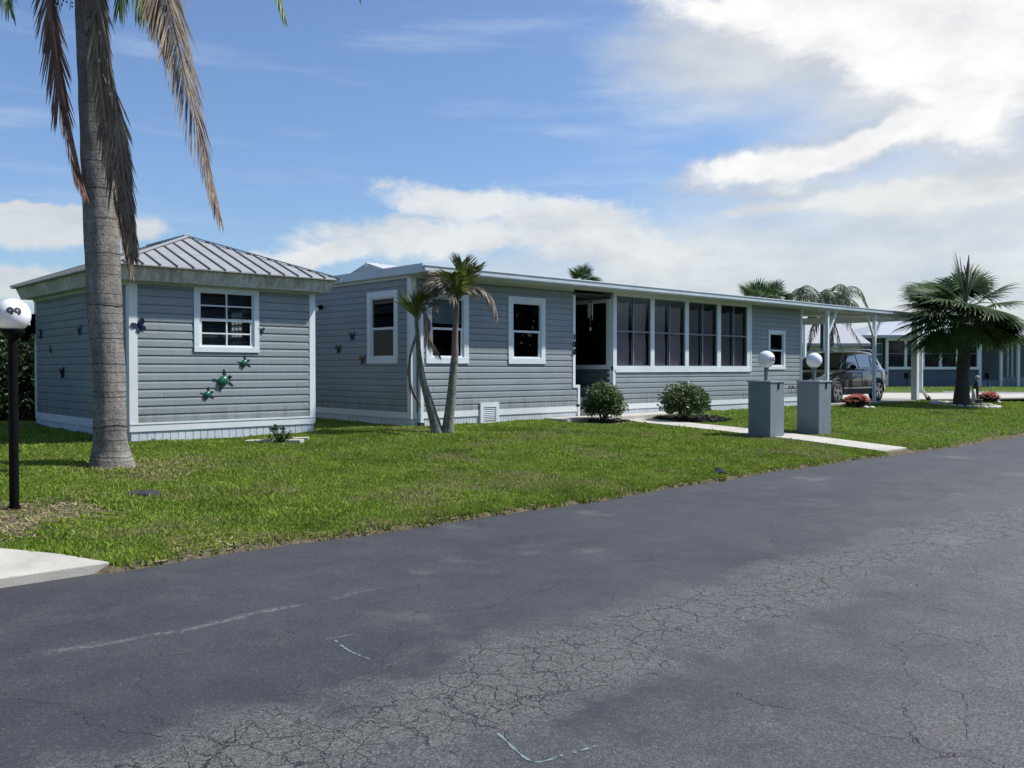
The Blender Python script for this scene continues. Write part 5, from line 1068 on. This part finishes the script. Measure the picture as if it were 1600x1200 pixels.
for s in (-1, 1):
    b = MB(); y = s*.925; b.add([P_(.98, y, .30), P_(3.55, y, .30), P_(3.55, s*.94, .46), P_(.98, s*.94, .46)], [(0, 1, 2, 3)]); b.box(P_(.98, s*.90, .24), P_(3.55, s*.935, .42)); sill = b.build('sill_cladding', BLACKPL, car)
    b = MB(); b.box(P_(1.05, s*.93, .43), P_(3.45, s*.948, .475)); b.build('trim_strip', SILVER, sill)
    b = MB(); b.tube([P_(1.9, s*.66, 1.66), P_(2.1, s*.63, 1.70), P_(3.7, s*.62, 1.72), P_(3.95, s*.60, 1.66)], .018, 6); b.build('roof_rail', SILVER, car)
    b = MB(); b.sphere(P_(1.72, s*1.03, 1.13), .12, 14, 10, (.55, .9, .65)); b.bar(P_(1.72, s*.90, 1.08), P_(1.72, s*1.0, 1.10), .05, .04); b.build('door_mirror', BLACK, car, smooth=True)
    b = MB(); b.add([P_(.02, s*.45, .66), P_(.05, s*.74, .68), P_(.20, s*.86, .74), P_(.22, s*.86, .86), P_(.06, s*.72, .80), P_(.03, s*.45, .76)], [(0, 1, 2, 3, 4, 5), (5, 4, 3, 2, 1, 0)])
    for v_ in range(len(b.v)): b.v[v_] = (b.v[v_][0]-.025, b.v[v_][1]+s*.012, b.v[v_][2])
    b.build('headlight', M('headlight_lens', (.55, .60, .62), .08, coat=1.0), car)
    b = MB(); b.box(P_(4.40, s*.62, .86), P_(4.50, s*.88, .98)); b.build('tail_light', M('red_lens', (.35, .02, .02), .15), car, bevel=.01)
    for x in (.86, 3.66):
        b = MB(); A = []
        for k in range(17):
            a = math.pi*(k/16)*1.06-.09; A.append(P_(x-.41*math.cos(a), s*.935, .34+.41*math.sin(a)))
        b.tube(A, .035, 6); b.build('arch_cladding', BLACKPL, car)
        b = MB(); ww = []
        for k in range(24): a = 6.2832*k/24; ww.append((x-.385*math.cos(a), .34+.385*math.sin(a)))
        b.add([P_(q, s*.9405, z) for q, z in ww], [tuple(range(24))]); b.build('wheel_well', BLACKPL, car)
        b = MB(); n = 28; pf = [(.23, .90), (.24, .965), (.30, .972), (.342, .955), (.35, .90), (.345, .76), (.25, .74)]; vs = []
        for k in range(n):
            a = 6.2832*k/n; vs += [P_(x+r_*math.cos(a), s*yy, .35+r_*math.sin(a)) for r_, yy in pf]
        b.add(vs, [(k*7+j, ((k+1) % n)*7+j, ((k+1) % n)*7+j+1, k*7+j+1) for k in range(n) for j in range(6)]); wh = b.build('wheel', M('tyre_rubber', (.018, .018, .019), .8), car, smooth=True)
        b = MB(); b.tube([P_(x, s*.93, .35), P_(x, s*.975, .35)], .05, 12)
        for k in range(10):
            a = 6.2832*(k//2)/5+(-.17 if k % 2 else .17)+.2; b.bar(P_(x+.04*math.cos(a), s*.955, .35+.04*math.sin(a)), P_(x+.245*math.cos(a*1.0), s*.965, .35+.245*math.sin(a)), .042, .02, (0, 1, 0))
        b.tube([P_(x+.238*math.cos(6.2832*k/28), s*.965, .35+.238*math.sin(6.2832*k/28)) for k in range(29)], .012, 5, False); b.build('rim', SILVER, wh)
    for x0 in (2.55,):
        b = MB(); b.box(P_(x0, s*.926, .50), P_(x0+.008, s*.938, 1.0)); b.build('door_gap', BLACKPL, car)
    for x0 in (2.35, 3.25): b = MB(); b.bar(P_(x0, s*.945, .92), P_(x0+.16, s*.945, .92), .025, .025); b.build('door_handle', PAINT, car)
b = MB(); b.box(P_(-.02, -.42, .60), P_(.03, .42, .76)); b.box(P_(-.02, -.60, .30), P_(.06, .60, .46)); b.build('grille', BLACKPL, car, bevel=.01)
b = MB(); b.bar(P_(-.03, -.43, .72), P_(-.03, .43, .72), .02, .02); b.bar(P_(-.03, -.43, .65), P_(-.03, .43, .65), .015, .02); b.build('grille_bar', SILVER, car)
b = MB(); b.box(P_(4.49, -.24, .72), P_(4.535, .24, .86)); b.build('number_plate', WHITE, car)
body.modifiers.remove(m)

# ------------------------------------------------------------------ ornaments on the walls
def art_frame(p, e, n):
    return Vector(p), Vector(e), Vector(n), Vector((0, 0, 1))
def turtle(p, e, n, sc, ang, label):
    o, e, n, z = art_frame(p, e, n); ca_, sa_ = math.cos(ang), math.sin(ang); ex = e*ca_+z*sa_; ey = -e*sa_+z*ca_; t = thing('wall_turtle', label, 'wall ornament', tuple(o), 'turtle ornaments')
    Q = lambda a, b_, c: o+ex*a*sc+ey*b_*sc+n*(c*sc+.016)
    b = MB(); N = 18; rows = [(1.0, 0), (.85, .10), (.55, .17), (.0, .20)]; vs = [Q(.13*r_*math.cos(6.283*k/N), .10*r_*math.sin(6.283*k/N), h*.36) for r_, h in rows[:3] for k in range(N)]+[Q(0, 0, .07)]
    b.add(vs, [(j*N+k, j*N+(k+1) % N, (j+1)*N+(k+1) % N, (j+1)*N+k) for j in range(2) for k in range(N)]+[(2*N+k, 2*N+(k+1) % N, 3*N) for k in range(N)]); b.build('shell', M('green_enamel', (.010, .12, .07), .3, var=.3, vscale=30, coat=.5), t, smooth=True)
    b = MB()
    for (ax, ay, bx, by, wd) in ((.10, .08, .13, .17, .05), (.09, -.08, .12, -.17, .05), (-.09, .07, -.14, .13, .035), (-.09, -.07, -.14, -.13, .035)):
        d = Vector((bx-ax, by-ay, 0)).normalized(); q = Vector((-d.y, d.x, 0))*wd/2; pts = [(ax+q.x, ay+q.y), (ax-q.x, ay-q.y), (bx-q.x*.7, by-q.y*.7), (bx+d.x*.03, by+d.y*.03), (bx+q.x*.7, by+q.y*.7)]
        b.prism([(a, c) for a, c in pts], Q(0, 0, .0), ex*sc, ey*sc, n, .008)
    b.build('flipper', M('dark_green_enamel', (.008, .05, .03), .35), t); b = MB(); b.sphere(Q(.17, 0, .02), .034*sc, 10, 8); b.bar(Q(.10, 0, .01), Q(.16, 0, .015), .03*sc, .02*sc, tuple(n)); b.build('head', MATS['dark_green_enamel'], t, smooth=True)
def at_v(px, py, v=SV0): return tuple(on_v(px, py, v))
turtle(at_v(347.5, 595.5), EU, NV, .82, .55, 'large green turtle ornament, middle one of three on the shed wall')
turtle(at_v(380.5, 567.5), EU, NV, .54, .55, 'small green turtle ornament, highest of the three below the shed window')
turtle(at_v(323, 616.5), EU, NV, .54, .50, 'small green turtle ornament, lowest of the three on the shed wall')
def butterfly(p, e, n, sc, ang, label, col, mname, nm='wall_butterfly'):
    o, e, n, z = art_frame(p, e, n); t = thing(nm, label, 'wall ornament', tuple(o), 'butterfly ornaments'); ca_, sa_ = math.cos(ang), math.sin(ang); ex = (e*ca_+z*sa_)*sc; ey = (-e*sa_+z*ca_)*sc; mt = M(mname, col, .4, var=.3, vscale=40)
    up = [(0, .01), (.03, .08), (.09, .12), (.13, .09), (.11, .02), (.05, -.01)]; dn = [(0, 0), (.06, -.01), (.09, -.05), (.07, -.10), (.03, -.09), (.01, -.04)]
    for s in (-1, 1):
        b = MB(); tilt = n*.25
        for pl in (up, dn): pp = [(a*s, c) for a, c in pl]; pp = pp if s > 0 else pp[::-1]; b.prism(pp, o+n*.02, ex+tilt*sc*s*.6, ey, n, .005)
        b.build('wing', mt, t)
    b = MB(); b.tube([o+n*.03-ey*.08, o+n*.035, o+n*.03+ey*.07], [.006*sc, .012*sc, .008*sc], 6); b.build('body', BLACK, t)
butterfly(at_v(217, 510), EU, NV, .85, .5, 'deep blue butterfly ornament beside the palm trunk on the shed front', (.012, .016, .07), 'blue_enamel')
butterfly(at_v(407, 517), EU, NV, .5, .0, 'dark teal ornament just right of the shed window frame', (.02, .06, .08), 'teal_enamel')
DK = (.03, .035, .045)
for (px, py, sc, an, lab) in ((66, 523, .75, 1.2, 'dark ornament nearest the back corner of the shed side wall'), (127, 517, .8, .3, 'faint grey ornament near the palm trunk, upper right on the shed side wall'), (81, 546, .6, .9, 'small grey ornament in the middle of the shed side wall'), (100, 583, .9, .2, 'dark branching ornament, lowest on the shed side wall')):
    butterfly(tuple(on_u(px, py, SU0)), (0, -1, 0), NU, sc, an, lab, DK if 'dark' in lab else (.12, .14, .16), 'dark_enamel' if 'dark' in lab else 'dull_enamel')
for (px, py, sc, col, mn, lab) in ((552, 526, .8, DK, 'dark_enamel', 'dark ornament, upper of three left of the end wall window'), (530.5, 546, .8, DK, 'dark_enamel', 'dark ornament, farthest left of three on the home end wall'), (568, 563, .9, (.16, .10, .05), 'bronze_enamel', 'bronze ornament, lowest of three beside the end wall window')):
    butterfly(tuple(on_u(px, py, HU0)), (0, -1, 0), NU, sc, .1, lab, col, mn)
# security light high on the end wall
p = on_u(503, 480, HU0); t = thing('wall_light', 'small black floodlight high on the shaded end wall of the home', 'wall light', tuple(p))
b = MB(); b.box((p.x-.03, p.y-.06, p.z-.05), (p.x-.004, p.y+.06, p.z+.05)); b.build('bracket', BLACK, t); b = MB(); b.tube([(p.x-.03, p.y, p.z), (p.x-.10, p.y-.05, p.z-.02), (p.x-.16, p.y-.07, p.z-.05)], [.02, .045, .06], 12); b.build('lamp_head', BLACK, t)
b = MB(); b.tube([(p.x-.158, p.y-.069, p.z-.049), (p.x-.166, p.y-.072, p.z-.053)], .05, 12); b.build('lens', GLOBE, t)
# wind chime in the entry
p = on_v(922.5, 473, 13.95); t = thing('wind_chime', 'white tubular wind chime hanging in the dark entry', 'wind chime', (p.x, p.y, 3.2))
b = MB(); b.tube([(p.x, p.y, 3.2), (p.x, p.y, 3.05)], .004, 4); b.tube([(p.x, p.y, 3.05), (p.x, p.y, 3.03)], .05, 12); b.build('hanger', M('chime_wood', (.12, .07, .04), .6), t)
for k in range(5):
    a = k*1.257; x, y = p.x+.055*math.cos(a), p.y+.055*math.sin(a); b = MB(); b.tube([(x, y, 3.03), (x, y, 3.01)], .002, 4); b.tube([(x, y, 3.01), (x, y, 2.74-.03*k)], .007, 8); b.build('chime_tube', M('pale_metal', (.75, .75, .75), .3, .3), t)
b = MB(); b.tube([(p.x, p.y, 3.03), (p.x, p.y, 2.45)], .002, 4); b.sphere((p.x, p.y, 2.42), .03, 8, 6, (.5, 1, 1.6)); b.build('wind_catcher', M('pale_metal'), t)
# utility cover in the lawn, black irrigation lid by the kerb
c = cp(225, 774, 9.3); c.z = gz(c.x, c.y); t = thing('utility_cover', 'flat dark utility cover set in the lawn below the palm trunk', 'utility cover', tuple(c))
b = MB(); b.tube([(c.x, c.y, c.z-.02), (c.x, c.y, c.z+.022)], [.185, .18], 26); b.build('rim', M('cast_cover', (.035, .036, .04), .7, var=.3, vscale=20, bump=.4), t, bevel=.004); b = MB(); b.tube([(c.x, c.y, c.z+.021), (c.x, c.y, c.z+.027)], .145, 26); b.box((c.x-.03, c.y-.012, c.z+.027), (c.x+.03, c.y+.012, c.z+.034)); b.build('lid', M('cast_cover'), t)
c = cp(1124, 741, 12.1); c.z = gz(c.x, c.y)+.01; b = MB(); rr = random.Random(2)
b.tube([(c.x-.10, c.y+.02, c.z), (c.x, c.y, c.z+.05), (c.x+.12, c.y-.03, c.z+.01)], [.03, .05, .02], 8); b.tube([(c.x-.02, c.y, c.z), (c.x-.03, c.y+.03, c.z+.09)], .018, 6); tag(b.build('irrigation_valve', BLACKPL, org=tuple(c)), 'black irrigation fitting at the lawn edge by the road', 'valve')

# ------------------------------------------------------------------ neighbouring homes
BLUEG = M('blue_grey_wall', (.085, .115, .155), .6, var=.1, vscale=.8)
PALEW = M('pale_clapboard', (.50, .53, .55), .6, var=.08, vscale=.8)
TEALG = M('teal_pane', (.10, .20, .21), .1)
DKPANE = M('dark_pane', (.015, .015, .02), .08, spec=.8)
ROOFW = M('white_metal_roof', (.70, .71, .73), .5, .1)
XC, YC = Vector((CA, -SA, 0)), Vector((SA, CA, 0))
def loc(px, Y, z=0.0): p = cp(px, 576, Y); return Vector((p.x, p.y, z))
# blue-grey home across the side street; e runs along its front, n faces the camera
FY = 53.0; o1 = loc(1348, FY, .40); e1 = XC; n1 = -YC; hm = thing('blue_grey_home', 'blue-grey home with a band of dark windows behind the fan palm', 'house', tuple(o1))
mpp = FY/FPX; fx = lambda px: (px-1348)*mpp; fz = lambda py: 1.5+(576-py)*mpp
z_e = fz(528)
b = MB(); b.obox((o1.x, o1.y, 0), e1, n1, fx(1350), fx(1388), -7, -.9, .2, z_e); b.obox((o1.x, o1.y, 0), e1, n1, fx(1388), fx(1531), -7, -.1, .2, fz(577)); b.obox((o1.x, o1.y, 0), e1, n1, fx(1531), fx(1640), -7, -2.4, .2, z_e); b.obox((o1.x, o1.y, 0), e1, n1, fx(1388), fx(1531), -7, -.9, fz(577), z_e); b.build('wall', BLUEG, hm)
b = MB(); b.obox((o1.x, o1.y, 0), e1, n1, fx(1350), fx(1353), -.95, -.86, .3, z_e); b.build('corner_trim', TRIM, hm)
wds = [(1388, 1413.5), (1417, 1441), (1444.5, 1468), (1472.5, 1495), (1498.5, 1527)]
b = MB()
for i, (a, c_) in enumerate(wds): b.obox((o1.x, o1.y, 0), e1, n1, fx(c_), fx(c_+3.5), -.16, .02, fz(577), z_e)
b.obox((o1.x, o1.y, 0), e1, n1, fx(1385), fx(1388), -.16, .02, .35, z_e); b.obox((o1.x, o1.y, 0), e1, n1, fx(1388), fx(1531), -.14, .03, fz(577.2), fz(573)); b.obox((o1.x, o1.y, 0), e1, n1, fx(1385), fx(1531), -.14, .03, fz(532), z_e); b.build('window_frame', TRIM, hm)
for a, c_ in wds:
    b = MB(); b.obox((o1.x, o1.y, 0), e1, n1, fx(a), fx(c_), -.12, -.09, fz(573), fz(532)); wv_ = b.build('window', DKPANE, hm); b = MB(); b.obox((o1.x, o1.y, 0), e1, n1, fx(a), fx(c_), -.088, -.06, fz(553), fz(551.5)); b.build('mullion', M('grey_sash'), wv_)
b = MB(); b.obox((o1.x, o1.y, 0), e1, n1, fx(1374), fx(1387), -.9, -.80, fz(570), fz(535)); wv_ = b.build('window', TRIM, hm); b = MB(); b.obox((o1.x, o1.y, 0), e1, n1, fx(1376.5), fx(1386), -.80, -.78, fz(552), fz(537)); b.obox((o1.x, o1.y, 0), e1, n1, fx(1376.5), fx(1386), -.80, -.78, fz(568), fz(554)); b.build('pane', TEALG, wv_)
b = MB(); b.obox((o1.x, o1.y, 0), e1, n1, fx(1388), fx(1531), -.05, .04, .30, fz(603)); b.build('base_board', M('grey_base', (.22, .25, .28), .7), hm)
for px in (1532, 1565, 1592, 1618): b = MB(); b.obox((o1.x, o1.y, 0), e1, n1, fx(px-1.8), fx(px+1.8), -.16, .0, .3, z_e); b.build('porch_post', TRIM, hm)
for px in (1581, 1588): b = MB(); b.obox((o1.x, o1.y, 0), e1, n1, fx(px-.6), fx(px+.6), -.5, -.4, .3, z_e); b.build('porch_post', TRIM, hm)
b = MB(); b.obox((o1.x, o1.y, 0), e1, n1, fx(1541), fx(1552), -2.4, -2.3, .8, z_e-.4); b.build('door', M('dark_door'), hm)
b = MB(); b.obox((o1.x, o1.y, 0), e1, n1, fx(1556), fx(1560), -2.4, -2.28, .8, z_e-.4); b.build('door_frame', TRIM, hm)
b = MB(); b.obox((o1.x, o1.y, 0), e1, n1, fx(1534), fx(1564), -.3, -.12, .3, fz(594)); b.obox((o1.x, o1.y, 0), e1, n1, fx(1568), fx(1618), -.3, -.12, .3, fz(589)); b.build('porch_panel', M('pale_teal_panel', (.20, .25, .27), .7, var=.2, vscale=2), hm)
b = MB(); b.obox((o1.x, o1.y, 0), e1, n1, fx(1346), fx(1650), -7.8, .5, z_e, z_e+.16)
RP = lambda a, d, z: tuple(o1+e1*a+YC*d+Vector((0, 0, z-o1.z)))
b.add([RP(fx(1346), -.5, z_e+.16), RP(fx(1650), -.5, z_e+.16), RP(fx(1650), 7.8, z_e+.16), RP(fx(1346), 7.8, z_e+.16), RP(fx(1346)+3.2, 3.6, z_e+1.25), RP(fx(1650), 3.6, z_e+1.25)], [(0, 1, 5, 4), (1, 2, 5), (2, 3, 4, 5), (3, 0, 4)]); b.build('roof', M('grey_white_roof', (.40, .42, .45), .5), hm)
# pale home farther back, seen under the carport roof
FY2 = 47.0; o2 = loc(1250, FY2, .40); h2 = thing('pale_home', 'pale clapboard home with a white roof, seen beneath the carport roof', 'house', tuple(o2)); m2 = FY2/FPX; gx = lambda px: (px-1250)*m2; gzz = lambda py: 1.5+(576-py)*m2
b = MB(); siding(b, (o2.x, o2.y, 0), XC, n1, gx(1344), .4, gzz(541), (), FLAT, 3.0); b.obox((o2.x, o2.y, 0), XC, n1, 0, gx(1344)-.01, -7, -.02, .3, gzz(541)-.01)
for k in range(12): b.obox((o2.x, o2.y, 0), XC, n1, 0, gx(1344), 0, .012, .5+k*.2, .5+k*.2+.16)
b.build('wall', PALEW, h2); b = MB(); b.obox((o2.x, o2.y, 0), XC, n1, gx(1284), gx(1300), -.0, .05, gzz(560), gzz(545)); b.build('window', DKPANE, h2)
b = MB(); b.obox((o2.x, o2.y, 0), XC, n1, gx(1280), gx(1304), -.0, .45, gzz(543.4), gzz(541.5)); b.build('awning', TRIM, h2)
b = MB(); b.prism([(-.4, 0), (-.4, .15), (3.6, gzz(496)-gzz(541)), (7.5, .15), (7.5, 0)], (o2.x-XC.x*1.0, o2.y-XC.y*1.0, gzz(541)), tuple(YC), (0, 0, 1), tuple(XC), gx(1344)+1.4); b.build('roof', M('pinkish_white_roof', (.36, .36, .38), .6), h2)
# home behind ours: only its ridge end shows over the flat roof
o3 = loc(573, 26.5, .4); h3 = thing('gabled_home', 'home behind, only its small grey gable tip showing over the flat roof', 'house', tuple(o3)); zr = 1.5+165/FPX*26.5
b = MB(); b.box((o3.x+.4, o3.y-3.6, .3), (o3.x+9, o3.y+3.6, 3.5)); b.build('wall', PALEW, h3)
b = MB(); b.prism([(-4.2, 3.40), (-4.2, 3.48), (0, zr), (4.2, 3.48), (4.2, 3.40)], (o3.x, o3.y, 0), EV, (0, 0, 1), EU, 9.6); b.build('roof', M('grey_roof', (.45, .46, .48), .6), h3)
b = MB(); b.box((o3.x-.02, o3.y-.05, zr-.12), (o3.x+.4, o3.y+.05, zr+.01)); b.build('ridge_cap', TRIM, h3)
# numbered globe lamp by the side street
c = loc(1496.5, 44, .4); t = thing('globe_lamp', 'small white globe lamp on a thin white post, far beyond the fan palm', 'lamp post', tuple(c), 'globe lamps'); zg = 1.5+(576-562)/FPX*44
b = MB(); b.tube([(c.x, c.y, .35), (c.x, c.y, zg-.12)], .045, 10); b.build('post', TRIM, t); b = MB(); globe(b, (c.x, c.y, zg), .13); b.build('globe', GLOBE, t, smooth=True)
for px, lab in ((1417, 'dark garden light on a short stake before the band of windows, left one'), (1543, 'dark garden light on a short stake before the pale porch panel')):
    c = loc(px, 50, .42); t = thing('garden_light', lab, 'garden light', tuple(c), 'garden lights'); b = MB(); b.tube([(c.x, c.y, .4), (c.x, c.y, .95)], .02, 6); b.build('stake', BLACK, t); b = MB(); b.box((c.x-.12, c.y-.12, .95), (c.x+.12, c.y+.12, 1.28)); b.build('lamp_head', BLACK, t, bevel=.03)
# low distant line of trees round the estate and plants that stop the horizon
def far_tree(u, v, h, w_, seed, label, trunk=True):
    rr = random.Random(seed); t = thing('broadleaf_tree', label, 'tree', (u, v, .3), 'trees far round the estate'); b = MB(); b.tube([(u, v, .2), (u, v, h*.6)], [w_*.07, w_*.04], 8); b.build('trunk', DARKBARK, t)
    b = MB()
    for k in range(7): leafcloud(b, (u+rr.uniform(-.5, .5)*w_, v+rr.uniform(-.5, .5)*w_, h*rr.uniform(.42, .75)), (w_*.42, w_*.42, h*.30), 420, .75, rr, .2, -.5)
    b.build('crown', MATS['hedge_leaf'], t)
rr = random.Random(77)
far = [(1, 34, 3.2, 4, 'tree far behind the hedge at the left edge'), (8.5, 40, 3.5, 5, 'tree hidden mostly by the shed roof'), (57, 64, 4.6, 6, 'tree far behind the pale home'), (72, 60, 4.6, 6, 'tree between the pale and the blue-grey homes'), (80, 34, 5.0, 6, 'tree far right behind the blue-grey home'), (74, 18, 4.2, 5, 'tree beyond the right edge near the blue-grey porch')]
for i, (u, v, h, w_, lab) in enumerate(far): far_tree(u, v, h, w_, i, lab)
# the other side of our street, behind the camera: homes and trees that the windows mirror
for i, (u, L, col) in enumerate(((-14, 13, PALEW), (6, 14, BLUEG), (27, 15, PALEW), (49, 14, BLUEG))):
    hh = thing('street_home', ('pale home opposite the shed', 'blue-grey home opposite the entry', 'pale home opposite the carport', 'blue-grey home opposite the far end')[i]+', behind the camera', 'house', (u, -16, .02), 'homes across the street')
    b = MB(); b.box((u, -22, .0), (u+L, -15, 3.0)); b.build('wall', col, hh); b = MB(); b.prism([(-7.6, 3.0), (0, 4.3), (7.6, 3.0)][::1], (u-.4, -18.5, 0), (0, .5, 0), (0, 0, 1), (1, 0, 0), L+.8); b.build('roof', MATS['grey_roof'], hh)
    for k in range(4): b = MB(); x = u+1.2+k*L/4; b.box((x, -15.02, 1.2), (x+1.3, -14.96, 2.4)); b.build('window', DKPANE, hh)
for i, (u, v, h, w_) in enumerate(((-7, -12.5, 7.0, 6), (2.5, -13.5, 6.0, 5), (15, -12.5, 7.5, 6.5), (24, -13, 6.2, 5.5), (36, -12.5, 7.6, 6.5), (46, -13.5, 6.6, 6), (60, -12, 8, 8), (75, -13, 8, 8))):
    far_tree(u, v, h, w_, 40+i, 'leafy street tree across the road behind the camera, number%s from the left' % (' one', ' two', ' three', ' four', ' five', ' six', ' seven', ' eight')[i])

for i, (u, v, h, w_, lab) in enumerate(((-1.5, 26.5, 6.5, 5.5, 'unseen leafy tree added far back outside the left edge to darken the side walls'), (-2.2, 9.2, 4.6, 2.6, 'small unseen leafy tree added beside the apron, outside the left edge, to darken the side walls'))): far_tree(u, v, h, w_, 90+i, lab)  # unseen trees, added to block sky light from walls facing left

p = on_u(50, 518, SU0-.02); p = Vector((SU0-.10, SV1-.05, p.z)); t = thing('wall_lantern', 'dark lantern at the back corner of the shed, beside the numbered globe', 'wall light', tuple(p))
b = MB(); b.box((p.x, p.y-.03, p.z-.05), (SU0-.024, p.y+.03, p.z+.32)); b.build('bracket', BLACK, t); b = MB(); b.tube([(p.x-.1, p.y, p.z-.2), (p.x-.1, p.y, p.z-.12), (p.x-.1, p.y, p.z+.08), (p.x-.1, p.y, p.z+.14)], [.05, .10, .11, .03], 8); b.build('lamp_head', BLACK, t)
